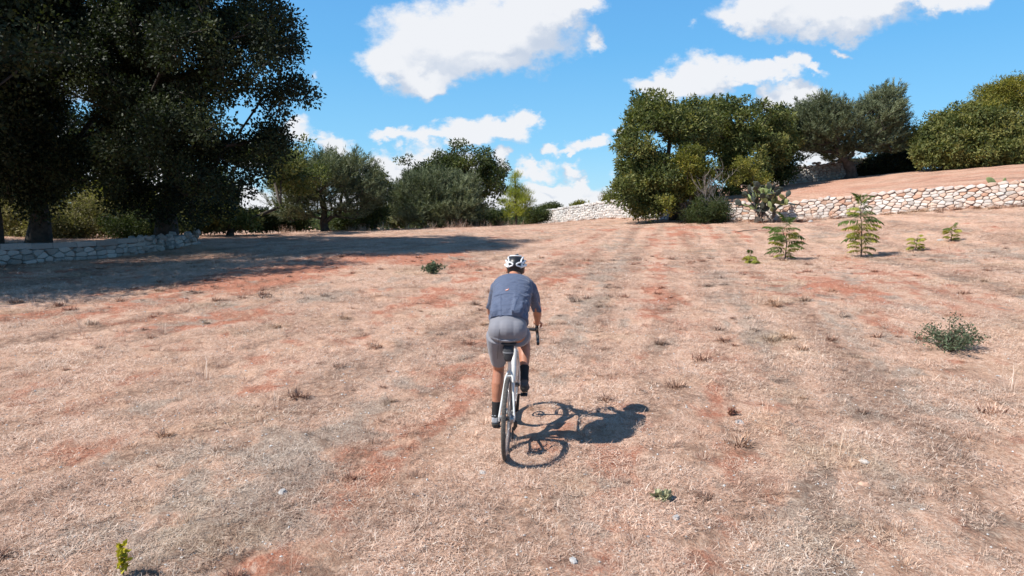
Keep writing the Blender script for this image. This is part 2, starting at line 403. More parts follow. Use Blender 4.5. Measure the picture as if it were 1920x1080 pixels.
    def mesh(s, name, mat=None, smooth=True, sharp=None):
        me = bpy.data.meshes.new(name); me.from_pydata([tuple(p) for p in s.v], [], s.f); 
        a = me.attributes.new('tint', 'FLOAT', 'POINT'); a.data.foreach_set('value', np.array(s.t, np.float32))
        bm = bmesh.new(); bm.from_mesh(me); bmesh.ops.recalc_face_normals(bm, faces=bm.faces); 
        if sharp is not None:
            for e in bm.edges:
                if len(e.link_faces) == 2 and e.calc_face_angle(0) > R(sharp): e.smooth = False
        bm.to_mesh(me); bm.free()
        if smooth: me.polygons.foreach_set('use_smooth', np.ones(len(me.polygons), bool))
        if mat: me.materials.append(mat)
        return me
    def build(s, name, mat=None, parent=None, smooth=True, sharp=40, **props):
        return link(name, s.mesh(name, mat, smooth, sharp), parent, **props)
    def melted(s, name, mat, voxel=.008, smooth_it=6, fac=.5):
        """union all shapes into one continuous skin"""
        me = s.mesh(name, None, False); o = bpy.data.objects.new('tmp', me); C.objects.link(o)
        m = o.modifiers.new('r', 'REMESH'); m.mode = 'VOXEL'; m.voxel_size = voxel
        m2 = o.modifiers.new('s', 'SMOOTH'); m2.iterations = smooth_it; m2.factor = fac
        dg = bpy.context.evaluated_depsgraph_get()
        out = bpy.data.meshes.new_from_object(o.evaluated_get(dg)); out.name = name
        bpy.data.objects.remove(o)
        out.materials.clear(); out.materials.append(mat)
        out.polygons.foreach_set('use_smooth', np.ones(len(out.polygons), bool))
        return out

# ------------------------------------------------------------------ materials
def newmat(name):
    m = bpy.data.materials.new(name); m.use_nodes = True; nt = m.node_tree
    b = nt.nodes['Principled BSDF']; return m, nt, b
def simple(name, col, rough=.6, metal=0., nscale=None, namt=.15, bump=0., bscale=80, coat=0.):
    m, nt, b = newmat(name)
    b.inputs['Roughness'].default_value = rough; b.inputs['Metallic'].default_value = metal
    b.inputs['Coat Weight'].default_value = coat
    tcn = nd(nt, 'ShaderNodeTexCoord')
    if nscale:
        n = noise(nt, tcn.outputs['Object'], nscale, 5)
        lo = tuple(c*(1-namt) for c in col); hi = tuple(min(1, c*(1+namt)) for c in col)
        lk(nt, mixc(nt, maprange(nt, n, .3, .7), lo, hi), b.inputs['Base Color'])
    else: b.inputs['Base Color'].default_value = (*col, 1)
    if bump:
        bn = nd(nt, 'ShaderNodeBump'); bn.inputs['Strength'].default_value = bump; bn.inputs['Distance'].default_value = .01
        lk(nt, noise(nt, tcn.outputs['Object'], bscale, 4), bn.inputs['Height']); lk(nt, bn.outputs[0], b.inputs['Normal'])
    return m
def attr(nt, name, typ='GEOMETRY'):
    a = nd(nt, 'ShaderNodeAttribute'); a.attribute_name = name; a.attribute_type = typ; return a
def leafmat(name, dark, mid, light, trans=.25, rough=.55):
    m, nt, b = newmat(name); t = attr(nt, 'tint').outputs['Fac']
    cr = nd(nt, 'ShaderNodeValToRGB'); lk(nt, t, cr.inputs[0])
    e = cr.color_ramp.elements; e[0].position = 0; e[0].color = (*dark, 1); e[1].position = 1; e[1].color = (*light, 1)
    q = e.new(.5); q.color = (*mid, 1)
    lk(nt, cr.outputs[0], b.inputs['Base Color']); b.inputs['Roughness'].default_value = rough
    b.inputs['Specular IOR Level'].default_value = .15
    tr = nd(nt, 'ShaderNodeBsdfTranslucent')
    lk(nt, mixc(nt, 1.0, cr.outputs[0], (1.3, 1.45, .6), 'MULTIPLY'), tr.inputs[0])
    ms = nd(nt, 'ShaderNodeMixShader'); ms.inputs[0].default_value = trans
    lk(nt, b.outputs[0], ms.inputs[1]); lk(nt, tr.outputs[0], ms.inputs[2])
    lk(nt, ms.outputs[0], nt.nodes['Material Output'].inputs[0])
    return m
M = {}
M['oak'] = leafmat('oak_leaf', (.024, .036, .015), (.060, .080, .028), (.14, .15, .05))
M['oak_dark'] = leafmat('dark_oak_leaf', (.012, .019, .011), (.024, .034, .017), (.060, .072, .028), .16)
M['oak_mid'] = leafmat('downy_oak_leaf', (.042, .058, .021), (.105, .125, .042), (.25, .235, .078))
M['olive'] = leafmat('olive_leaf', (.050, .062, .036), (.125, .145, .080), (.25, .275, .165), .15)
M['yellowgreen'] = leafmat('yellow_green_leaf', (.07, .08, .018), (.17, .17, .035), (.34, .28, .065), .3)
M['pine'] = leafmat('pine_needle', (.09, .115, .02), (.24, .27, .045), (.45, .44, .09), .35)
M['bush'] = leafmat('bush_leaf', (.022, .036, .016), (.052, .072, .026), (.11, .12, .04))
M['dryshrub'] = leafmat('dry_shrub_leaf', (.07, .07, .03), (.16, .14, .06), (.30, .26, .13), .3)
M['fern'] = leafmat('sapling_leaf', (.05, .085, .02), (.12, .18, .04), (.40, .35, .07), .35)
M['weed'] = leafmat('green_weed', (.05, .07, .04), (.10, .13, .075), (.21, .235, .155), .15)
M['yellowweed'] = leafmat('yellow_weed', (.25, .2, .02), (.42, .36, .03), (.6, .5, .08), .3)
M['paleweed'] = leafmat('pale_weed', (.22, .23, .13), (.36, .35, .21), (.52, .48, .33), 0)
M['redweed'] = leafmat('red_weed', (.20, .09, .07), (.36, .17, .13), (.5, .3, .2), .2)
M['bark'] = simple('bark', (.055, .045, .036), .95, nscale=6, namt=.4, bump=.8, bscale=25)
M['twig'] = simple('twig', (.10, .075, .055), .95, nscale=12, namt=.3)

def stonemat(name, cols, dirt=.35):
    m, nt, b = newmat(name); t = attr(nt, 'tint').outputs['Fac']
    cr = nd(nt, 'ShaderNodeValToRGB'); lk(nt, t, cr.inputs[0]); e = cr.color_ramp.elements
    e[0].color = (*cols[0][1], 1); e[0].position = cols[0][0]; e[1].color = (*cols[-1][1], 1); e[1].position = cols[-1][0]
    for p, c in cols[1:-1]: q = e.new(p); q.color = (*c, 1)
    g = nd(nt, 'ShaderNodeNewGeometry')
    n = noise(nt, g.outputs['Position'], 5.5, 7, .65); n2 = noise(nt, g.outputs['Position'], 31, 5, .6)
    c = mixc(nt, maprange(nt, n, .46, .76, 0, .42 if name == 'limestone' else .12), cr.outputs[0], (.50, .245, .16))
    c = mixc(nt, maprange(nt, n2, .52, .72, 0, dirt), c, (.13, .11, .09))
    lk(nt, c, b.inputs['Base Color']); b.inputs['Roughness'].default_value = .92
    bn = nd(nt, 'ShaderNodeBump'); bn.inputs['Strength'].default_value = .8; bn.inputs['Distance'].default_value = .03
    lk(nt, mathn(nt, 'ADD', n, mathn(nt, 'MULTIPLY', n2, .4)), bn.inputs['Height']); lk(nt, bn.outputs[0], b.inputs['Normal'])
    return m
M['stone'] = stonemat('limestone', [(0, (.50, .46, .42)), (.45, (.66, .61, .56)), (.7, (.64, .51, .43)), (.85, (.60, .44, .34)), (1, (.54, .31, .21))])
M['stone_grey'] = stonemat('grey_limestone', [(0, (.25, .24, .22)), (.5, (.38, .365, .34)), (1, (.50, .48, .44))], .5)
M['stone_white'] = stonemat('pale_limestone', [(0, (.40, .39, .38)), (.5, (.56, .55, .53)), (1, (.62, .58, .54))], .35)
M['core'] = simple('wall_fill', (.26, .175, .135), 1.0, nscale=8, namt=.4)

def groundmat(name, terrace=False):
    m, nt, b = newmat(name)
    g = nd(nt, 'ShaderNodeNewGeometry'); P = g.outputs['Position']
    red = attr(nt, 'red').outputs['Fac']; gry = attr(nt, 'gry').outputs['Fac']
    sp = vmath(nt, 'MULTIPLY', P, (1, .8, 1))
    nA = noise(nt, sp, 7, 8, .68); nB = noise(nt, P, 38, 6, .7); nC = noise(nt, P, 1.6, 6, .6); nD = noise(nt, P, 140, 3, .6)
    tan = mixc(nt, maprange(nt, nB, .35, .65), (.50, .28, .19), (.73, .51, .385))
    tan = mixc(nt, maprange(nt, nC, .35, .7), tan, mixc(nt, maprange(nt, nB, .35, .65), (.44, .25, .165), (.62, .41, .29)))
    redc = mixc(nt, maprange(nt, nB, .35, .68), (.37, .125, .072), (.57, .265, .17))
    gryc = mixc(nt, maprange(nt, nB, .35, .65), (.25, .18, .14), (.52, .42, .335))
    c = mixc(nt, maprange(nt, mathn(nt, 'ADD', red, mathn(nt, 'MULTIPLY_ADD', nA, .9, -.45)), .15, .95), tan, redc)
    c = mixc(nt, maprange(nt, mathn(nt, 'ADD', gry, mathn(nt, 'MULTIPLY_ADD', nA, -.9, .45)), .15, .95, 0, .85), c, gryc)
    nE = noise(nt, vmath(nt, 'MULTIPLY', P, (1, .55, 1)), 15, 6, .72)
    c = mixc(nt, maprange(nt, nE, .50, .68, 0, .50), c, (.22, .13, .09))
    c = mixc(nt, maprange(nt, nE, .48, .34, 0, .45), c, (.74, .58, .46))
    c = mixc(nt, maprange(nt, nA, .58, .78, 0, .55), c, (.17, .105, .075))
    c = mixc(nt, mathn(nt, 'MULTIPLY', attr(nt, 'drk').outputs['Fac'], maprange(nt, noise(nt, P, 11, 6, .75), .36, .60, .08, .85)), c, (.19, .115, .08))
    c = mixc(nt, maprange(nt, nD, .60, .75, 0, .7), c, (.80, .68, .56))
    lk(nt, c, b.inputs['Base Color']); b.inputs['Roughness'].default_value = 1.0
    b.inputs['Specular IOR Level'].default_value = .1
    bn = nd(nt, 'ShaderNodeBump'); bn.inputs['Strength'].default_value = 1.0; bn.inputs['Distance'].default_value = .05
    h = mathn(nt, 'ADD', mathn(nt, 'MULTIPLY', nA, 1.0), mathn(nt, 'MULTIPLY_ADD', nB, .6, mathn(nt, 'MULTIPLY', nD, .15)))
    lk(nt, h, bn.inputs['Height']); lk(nt, bn.outputs[0], b.inputs['Normal'])
    return m
M['ground'] = groundmat('dry_red_soil')

# ground sheet: rings around the camera, fine near it
az = np.concatenate([np.linspace(-math.pi, -R(48), 70, endpoint=False), np.linspace(-R(48), R(48), 420, endpoint=False), np.linspace(R(48), math.pi, 71)])
rr = np.concatenate([[0.3, 1, 2], np.geomspace(2.6, 60, 330), np.geomspace(64, 1500, 34)])
A, RR = np.meshgrid(az, rr)
X = RR*np.sin(A); Y = RR*np.cos(A); Z = ground(X, Y)
rm, gm = masks(X, Y)
nr, na = X.shape
idx = np.arange(nr*na).reshape(nr, na)
Fq = np.stack([idx[:-1, :-1], idx[:-1, 1:], idx[1:, 1:], idx[1:, :-1]], -1).reshape(-1, 4)[:, ::-1]
me = mesh_np('ground', np.stack([X, Y, Z], -1).reshape(-1, 3), Fq, M['ground'], True, {'red': rm.ravel(), 'gry': gm.ravel(), 'drk': darkmask(X, Y).ravel()})
link('ground', me, kind='structure')

# terrace sheet
ts = np.linspace(0, 1, 160); wl = np.array(WALL)
cum = np.concatenate([[0], np.cumsum(np.linalg.norm(np.diff(wl, axis=0), axis=1))]); Lw = cum[-1]
wx = np.interp(ts*Lw, cum, wl[:, 0]); wy = np.interp(ts*Lw, cum, wl[:, 1])
tt = np.concatenate([[.19, .2, .4], np.geomspace(.8, 60, 70)])
TX = wx[:, None]+tt[None]*.80; TY = wy[:, None]+tt[None]*.60
TZ = terr(TX, TY)+micro(TX, TY)
TZ = np.where(tt[None] > 25, TZ-(tt[None]-25)*.02, TZ)
ix = np.arange(TX.size).reshape(TX.shape)
TZ[:, 0] = TZ[:, 1]-1.4
Fq = np.stack([ix[:-1, :-1], ix[:-1, 1:], ix[1:, 1:], ix[1:, :-1]], -1).reshape(-1, 4)
rt = np.clip(.35+.7*(fbm(TX*.6, TY*.9, 5)-.35), 0, 1); gtm = np.clip((fbm(TX*.5, TY*.8, 8)-.45)*1.5, 0, 1)
me = mesh_np('upper_terrace', np.stack([TX, TY, TZ], -1).reshape(-1, 3), Fq[:, ::-1], M['ground'], True, {'red': rt.ravel(), 'gry': gtm.ravel(), 'drk': darkmask(TX, TY).ravel()})
link('upper_terrace_ground', me, kind='structure')

# ------------------------------------------------------------------ dry stone walls
def clip_poly(poly, p, q):
    """keep the side of the bisector of p,q that holds p"""
    mx, my = (p[0]+q[0])/2, (p[1]+q[1])/2; nx, ny = q[0]-p[0], q[1]-p[1]; out = []
    for i in range(len(poly)):
        a = poly[i]; b = poly[(i+1) % len(poly)]
        da = (a[0]-mx)*nx+(a[1]-my)*ny; db = (b[0]-mx)*nx+(b[1]-my)*ny
        if da <= 0: out.append(a)
        if (da < 0) != (db < 0) and abs(da-db) > 1e-12:
            t = da/(da-db); out.append((a[0]+(b[0]-a[0])*t, a[1]+(b[1]-a[1])*t))
    return out
def stone_cells(L_, H_, cw, ch, rnd, jit=.38, htop=None):
    """irregular stones on a strip L_ long and H_ high: list of (centre, polygon)"""
    rows = max(2, round(H_/ch)); sites = []
    for r_ in range(-1, rows+1):
        z = (r_+.5)*H_/rows; s = -cw+rnd.random()*cw; w_ = cw*(.8+.5*rnd.random())
        while s < L_+cw:
            w = cw*(.6+.9*rnd.random()); s += w
            sites.append((s-w/2, z+(rnd.random()-.5)*jit*H_/rows*1.3, r_))
    asp = .60; out = []
    for i, (a, b, r_) in enumerate(sites):
        if r_ < 0 or r_ >= rows or a < 0 or a > L_: continue
        poly = [(a-cw*1.2, b-ch*1.3), (a+cw*1.2, b-ch*1.3), (a+cw*1.2, b+ch*1.3), (a-cw*1.2, b+ch*1.3)]
        poly = [(x*asp, y) for x, y in poly]
        for j, (c, d, r2) in enumerate(sites):
            if i != j and abs(c-a) < cw*2.6 and abs(r2-r_) <= 2: poly = clip_poly(poly, (a*asp, b), (c*asp, d))
            if len(poly) < 3: break
        if len(poly) < 3: continue
        poly = [(x/asp, y) for x, y in poly]
        cx = sum(p[0] for p in poly)/len(poly); cy = sum(p[1] for p in poly)/len(poly)
        out.append(((cx, cy), poly, r_ == rows-1))
    return out
def stone_geo(c, poly, depth, rnd, gap=.004, bulge=.05):
    """front is at y=0 facing -y; returns V,F with cell coords (s, y, h)"""
    cx, cy = c; P = []
    for x, y in poly:
        dx, dy = x-cx, y-cy; l = math.hypot(dx, dy); k = max(.3, (l-gap)/l) if l > 0 else 1
        P.append((cx+dx*k, cy+dy*k))
    # cut corners so that stones look worn
    Q = []
    n = len(P)
    for i in range(n):
        a, b = P[i], P[(i+1) % n]; l = math.hypot(b[0]-a[0], b[1]-a[1])
        if l < .025: Q.append(((a[0]+b[0])/2, (a[1]+b[1])/2)); continue
        t = .11+.1*rnd.random()
        Q.append((a[0]+(b[0]-a[0])*t, a[1]+(b[1]-a[1])*t)); Q.append((b[0]+(a[0]-b[0])*t, b[1]+(a[1]-b[1])*t))
    if len(Q) > 10: Q = Q[::2] if len(Q) > 14 else Q
    n = len(Q); out = (rnd.random()-.5)*.06; tx = (rnd.random()-.5)*.35; ty = (rnd.random()-.5)*.35
    V = []
    for sc_, yy in ((.97, depth), (1.0, .022), (.86, -.010-bulge*.5)):
        for x, y in Q:
            dx, dy = x-cx, y-cy
            V.append((cx+dx*sc_, yy+out+(tx*dx+ty*dy if yy < .1 else 0)+(rnd.random()-.5)*.012, cy+dy*sc_))
    V.append((cx, out-bulge*(.8+.5*rnd.random()), cy))
    Fs = [tuple(range(n))]
    for r_ in range(2):
        for k in range(n): Fs.append((r_*n+k, r_*n+(k+1) % n, (r_+1)*n+(k+1) % n, (r_+1)*n+k))
    for k in range(n): Fs.append((2*n+k, 2*n+(k+1) % n, 3*n))
    return V, Fs
def place_along(path):
    P = [Vector((x, y, 0)) for x, y in path]; cum_ = [0]
    for a, b in zip(P[:-1], P[1:]): cum_.append(cum_[-1]+(b-a).length)
    xs = [p.x for p in P]; ys2 = [p.y for p in P]
    def f(s, y, h, z0=None):
        s0 = max(-1, min(cum_[-1]+1, s))
        px_, py_ = np.interp(s0, cum_, xs), np.interp(s0, cum_, ys2)
        e = .4; ax, ay = np.interp(s0-e, cum_, xs), np.interp(s0-e, cum_, ys2); bx, by = np.interp(s0+e, cum_, xs), np.interp(s0+e, cum_, ys2)
        d = Vector((bx-ax, by-ay, 0)).normalized(); nrm = Vector((-d.y, d.x, 0))   # nrm = left of travel
        return Vector((px_, py_, 0))+nrm*y, float(base_z(px_, py_)) if z0 is None else z0
    return f, cum_[-1]
def build_wall(root, path, H_, cw, ch, mat, seed, thick=.4, single=True, palette=None, hvar=.12, side=1, bulge=.05, limit=300, skip=None):
    rnd = random.Random(seed); f, L_ = place_along(path)
    cells = stone_cells(L_, H_, cw, ch, rnd)
    allm = MB(); n = 0; geos = []
    for c, poly, top in cells:
        if skip and skip(c): continue
        V, Fs = stone_geo(c, poly, thick*.55, rnd, bulge=bulge)
        drop = (fbm(np.array(c[0]*1.3), np.array(0.), seed, 2)-.5)*2*hvar; lift = (rnd.random()*.06 if top else 0)
        W = []
        for s, y, h in V:
            p, z0 = f(s, y*side, h)
            hh = h*(1+drop*.6)+lift
            W.append(Vector((p.x, p.y, z0-.04+hh)))
        geos.append((W, Fs, palette(rnd, c) if palette else rnd.random()))
    camp = Vector((0, 0, CAM_H))
    geos.sort(key=lambda g: (g[0][0]-camp).length)
    for k, (W, Fs, t) in enumerate(geos):
        if single and k < limit:
            cc = sum(W, Vector())/len(W); m_ = MB(); m_.add([w-cc for w in W], Fs, t)
            o = m_.build('stone', mat, root, sharp=35); o.location = cc-root.location
        else: allm.add([w-root.location for w in W], Fs, t)
    if allm.v:
        o = allm.build('stone_courses' if not single else 'rubble_stones', mat, root, sharp=35); o['kind'] = 'stuff'
    core = MB(); ns = max(4, int(L_/.7)); V = []; Fs = []
    for i in range(ns+1):
        s = L_*i/ns
        for y, h in ((.03, -.15), (.03, H_*.90), (thick, H_*.90), (thick, -.15)):
            p, z0 = f(s, y*side, h); V.append(Vector((p.x, p.y, z0+h))-root.location)
    for i in range(ns):
        for k in range(4): Fs.append((i*4+k, i*4+(k+1) % 4, i*4+4+(k+1) % 4, i*4+4+k))
    Fs.append((0, 1, 2, 3)); Fs.append((ns*4+3, ns*4+2, ns*4+1, ns*4)); core.add(V, Fs)
    core.build('wall_core', M['core'], root, smooth=False)
    return f, L_
def bz(x, y): return float(base_z(x, y))

# right wall: path runs from the far end to the near end so that "left of travel" is the terrace side
pathR = [(9.9, 37.2), (11.0, 35.2), (13.9, 33.0), (16.4, 31.0), (20.25, 27.0), (22.6, 25.0)]
wr = empty('dry_stone_wall', (16.4, 31.0, bz(16.4, 31)), label='dry stone retaining wall of pale and orange rubble holding up the red terrace', category='stone wall')
def palR(rnd, c): return min(1, max(0, rnd.gauss(.42, .2))) if rnd.random() < .72 else .65+.35*rnd.random()
build_wall(wr, pathR, 1.0, .31, .118, M['stone'], 11, single=True, palette=palR, side=1)
pathR2 = [(22.6, 25.0), (27, 21.3)]
wr2 = MB()
# middle wall, far off: its stones are a few pixels
wm = empty('dry_stone_wall', (5.2, 49, bz(5.2, 49)), label='long low wall of small pale rubble on the skyline beyond the field', category='stone wall')
build_wall(wm, [(2.2, 60.6), (2.35, 60), (5.2, 49.0), (8.2, 41.2), (9.6, 37.8)], 1.18, .30, .17, M['stone_white'], 12, single=False, palette=lambda r, c: r.random(), hvar=.12, bulge=.07)
# tumbled end of the same wall by the pine and left of it
def rubble_heap(root, spots, mat, seed, size=(.15, .3), name='stone'):
    rnd = random.Random(seed)
    for (x, y, z) in spots:
        s_ = rnd.uniform(*size); m_ = MB(); rot = Euler((rnd.random()*.8, rnd.random()*.8, rnd.random()*6)).to_matrix()
        n = 7; V = []; 
        for zz_, k in ((-.45, .7), (0, 1.0), (.4, .72)):
            for i in range(n):
                a = 2*math.pi*i/n+rnd.random()*.3; r_ = s_*k*(.8+.35*rnd.random()); V.append(rot @ Vector((r_*math.cos(a), r_*.75*math.sin(a), zz_*s_*1.1*(.85+.3*rnd.random()))))
        Fs = [tuple(range(n-1, -1, -1)), tuple(range(2*n, 3*n))]
        for r2 in range(2):
            for k in range(n): Fs.append((r2*n+k, r2*n+(k+1) % n, (r2+1)*n+(k+1) % n, (r2+1)*n+k))
        m_.add(V, Fs, rnd.random()*.7); o = m_.build(name, mat, root, sharp=30); o.location = Vector((x, y, z))-root.location
# left wall: slab caps over blocks
pathL = [(-12.3, 26.9), (-13.1, 23.6), (-14.3, 19.2), (-15.4, 15.6)]
wl_ = empty('low_stone_wall', (-13.1, 23.6, bz(-13.1, 23.6)), label='low grey stone wall with flat cap slabs in the shade under the oaks', category='stone wall')
fL, LL = place_along(pathL)
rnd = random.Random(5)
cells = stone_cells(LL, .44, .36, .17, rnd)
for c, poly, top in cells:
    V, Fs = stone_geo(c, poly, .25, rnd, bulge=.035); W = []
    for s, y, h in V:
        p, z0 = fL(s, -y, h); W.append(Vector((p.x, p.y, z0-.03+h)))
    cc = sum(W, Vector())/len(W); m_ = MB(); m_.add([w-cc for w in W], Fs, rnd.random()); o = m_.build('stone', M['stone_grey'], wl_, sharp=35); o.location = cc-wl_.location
s = 3.2
while s < LL:                                            # cap slabs
    w = rnd.uniform(.5, .95); th = rnd.uniform(.13, .17); a, za = fL(s, -.02, 0); b_, zb = fL(s+w, -.02, 0)
    d = (b_-a).normalized(); ctr = (a+b_)/2; ctr.z = (za+zb)/2+.44+th/2-.02
    m_ = MB(); nrm = Vector((-d.y, d.x, 0)); V = []
    for zz_ in (-th/2, th/2):
        for sx, sy in ((-1, -1), (-.9, -1.05), (.9, -1.03), (1, -1), (1, 1), (-1, 1)):
            V.append(d*(sx*(w/2-.008))+nrm*(sy*.24+rnd.uniform(-.012, .012))+Vector((0, 0, zz_+rnd.uniform(-.01, .01))))
    Fs = [(5, 4, 3, 2, 1, 0), (6, 7, 8, 9, 10, 11)]+[(k, (k+1) % 6, 6+(k+1) % 6, 6+k) for k in range(6)]
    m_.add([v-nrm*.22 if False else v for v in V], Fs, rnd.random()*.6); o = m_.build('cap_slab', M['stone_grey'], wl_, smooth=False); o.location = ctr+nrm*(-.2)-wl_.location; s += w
core = MB(); V = []
for i in range(21):
    s = LL*i/20
    for y, h in ((-.06, -.1), (-.06, .41), (-.42, .41), (-.42, -.1)):
        p, z0 = fL(s, y, h); V.append(Vector((p.x, p.y, z0+h))-wl_.location)
core.add(V, [(i*4+k, i*4+(k+1) % 4, i*4+4+(k+1) % 4, i*4+4+k) for i in range(20) for k in range(4)]+[(0, 1, 2, 3), (83, 82, 81, 80)])
core.build('wall_core', M['core'], wl_, smooth=False)
spots = []
for k in range(46):
    s = rnd.uniform(0, 3.6); p, z0 = fL(s, rnd.uniform(-.5, .15), 0); spots.append((p.x, p.y, z0+rnd.uniform(.02, .55)*(1 if abs(s-1.5) < 1.6 else .4)))
rubble_heap(wl_, spots, M['stone_grey'], 6, (.13, .25))
# wall at the top of the terrace
pu = [(at(1445, 350, 49).x, 49.0), (at(1500, 344, 48.3).x, 48.3), (at(1590, 335, 48.0).x, 48.0), (at(1625, 332, 48.6).x, 48.6)]
wu = empty('field_wall', (pu[1][0], pu[1][1], float(terr(pu[1][0], pu[1][1]))), label='rough dry stone wall behind the old olive at the top of the terrace', category='stone wall')
_bz = base_z
def _tb(x, y): return terr(x, y)
base_z = _tb
build_wall(wu, pu, 1.25, .30, .19, M['stone_grey'], 14, single=False, palette=lambda r, c: .3+.7*r.random(), hvar=.25, bulge=.08)
base_z = _bz

# ------------------------------------------------------------------ trees
def leaves_mesh(name, P, D, size, aspect, mat, tint, fold=.25, drs=0, tri=False):
    """P (n,3) positions, D (n,3) leaf direction; rhombic folded leaves"""
    n = len(P); r_ = np.random.default_rng(drs)
    D = D/np.maximum(np.linalg.norm(D, axis=1, keepdims=True), 1e-6)
    Rn = r_.normal(size=(n, 3)); S = np.cross(D, Rn); S /= np.maximum(np.linalg.norm(S, axis=1, keepdims=True), 1e-6)
    N = np.cross(D, S)
    sz = (size*(.65+.7*r_.random(n)))[:, None]; w = sz*aspect*.5
    if tri:
        V = np.stack([P-S*w+N*w*.3, P+S*w, P+D*sz], 1).reshape(-1, 3)
        return mesh_np(name, V, np.arange(3*n).reshape(-1, 3), mat, False, {'tint': np.repeat(np.clip(tint, 0, 1), 3)})
    a = P; b = P+D*sz*.45+S*w+N*w*fold; c = P+D*sz; d = P+D*sz*.45-S*w+N*w*fold
    V = np.stack([a, b, c, d], 1).reshape(-1, 3)
    i = np.arange(n)*4
    Fc = np.stack([np.stack([i, i+1, i+2], 1), np.stack([i, i+2, i+3], 1)], 1).reshape(-1, 3)
    return mesh_np(name, V, Fc, mat, False, {'tint': np.repeat(np.clip(tint, 0, 1), 4)})
def grow_branches(trunk_pts, trunk_r, targets, rnd, thin=.012, wig=.12, maxseg=1.0):
    """joins every target to the nearest limb already there; returns MB"""
    nodes = [Vector(p) for p in trunk_pts]; par = [-1]+list(range(len(nodes)-1)); 
    base = nodes[0]
    order = sorted(range(len(targets)), key=lambda i: (Vector(targets[i])-nodes[-1]).length*.7+(Vector(targets[i])-base).length*.3)
    N = np.array([tuple(p) for p in nodes]); leafload = [0]*len(nodes)
    depth = [0.0]
    for k in range(1, len(nodes)): depth.append(depth[-1]+(nodes[k]-nodes[k-1]).length)
    start = max(1, int(len(trunk_pts)*.45))
    dep = np.array(depth)
    for i in order:
        t = np.array(targets[i]); d = np.linalg.norm(N-t, axis=1)
        cost = d+.28*dep[:len(d)]+np.maximum(0, N[:, 2]-t[2])*.5
        cost[:start] += 50
        j = int(np.argmin(cost)); a = Vector(N[j]); b = Vector(t); L_ = (b-a).length
        ns = max(1, int(L_/maxseg)); prev = j
        pd = (a-nodes[par[j]]).normalized() if par[j] >= 0 else Vector((0, 0, 1))
        for q in range(1, ns+1):
            u_ = q/ns; p = a.lerp(b, u_)+pd*(L_*.18*math.sin(math.pi*u_))
            if q < ns: p += Vector((rnd.uniform(-1, 1), rnd.uniform(-1, 1), rnd.uniform(-1, 1)))*wig*L_*.3
            nodes.append(p); par.append(prev); N = np.vstack([N, np.array(p)]); dep = np.append(dep, dep[prev]+(p-nodes[prev]).length); leafload.append(0); prev = len(nodes)-1
        leafload[prev] += 1
    load = list(leafload)
    for k in range(len(nodes)-1, 0, -1): load[par[k]] += load[k]
    tot = max(1, load[0])
    rad = [max(thin, trunk_r*(l/tot)**.5*.92) for l in load]
    for k in range(len(trunk_pts)): rad[k] = max(rad[k], trunk_r*(1-.5*k/len(trunk_pts))) 
    rad[0] = trunk_r*1.45
    mb = MB()
    kids = {}
    for k in range(1, len(nodes)): kids.setdefault(par[k], []).append(k)
    # chains following the thickest child
    stack = [0]; 
    def chain(s0, first):
        ch = [s0]; k = first; ch.append(k)
        while k in kids:
            ks = sorted(kids[k], key=lambda q: -load[q])
            for o_ in ks[1:]: pend.append((k, o_))
            k = ks[0]; ch.append(k)
        return ch
    pend = [(0, 1)] if len(nodes) > 1 else []
    while pend:
        s0, fst = pend.pop(); ch = chain(s0, fst)
        rs = [min(rad[c], rad[ch[1]]*1.1) if c == s0 and s0 != 0 else rad[c] for c in ch]
        mb.tube([nodes[c] for c in ch], rs, 10 if rs[0] > .12 else (6 if rs[0] > .04 else 4), cap=False)
    return mb
def crown_clusters(lobes, n, rnd, shell=.6, noise_cut=.0, seed=0):
    vol = [l[3]*l[4]*l[5] for l in lobes]; tot = sum(vol); out = []
    for l, v_ in zip(lobes, vol):
        k = max(3, int(n*v_/tot))
        for _ in range(k):
            for _t in range(6):
                d = Vector((rnd.gauss(0, 1), rnd.gauss(0, 1), rnd.gauss(0, 1))).normalized(); r_ = (shell**3+(1-shell**3)*rnd.random())**(1/3)
                lump = 1+.26*(2*float(vnoise(np.array(d.x*2.3+seed*3.1+9), np.array(d.z*2.3+d.y*1.7+9), seed))-1)
                p = (l[0]+d.x*l[3]*r_*lump, l[1]+d.y*l[4]*r_*lump, l[2]+d.z*l[5]*r_*lump)
                if float(vnoise(np.array(p[0]*.9+p[1]*.5), np.array(p[2]*.9-p[1]*.4), seed+5)) > noise_cut: break
            else: continue
            out.append(p)
    return out
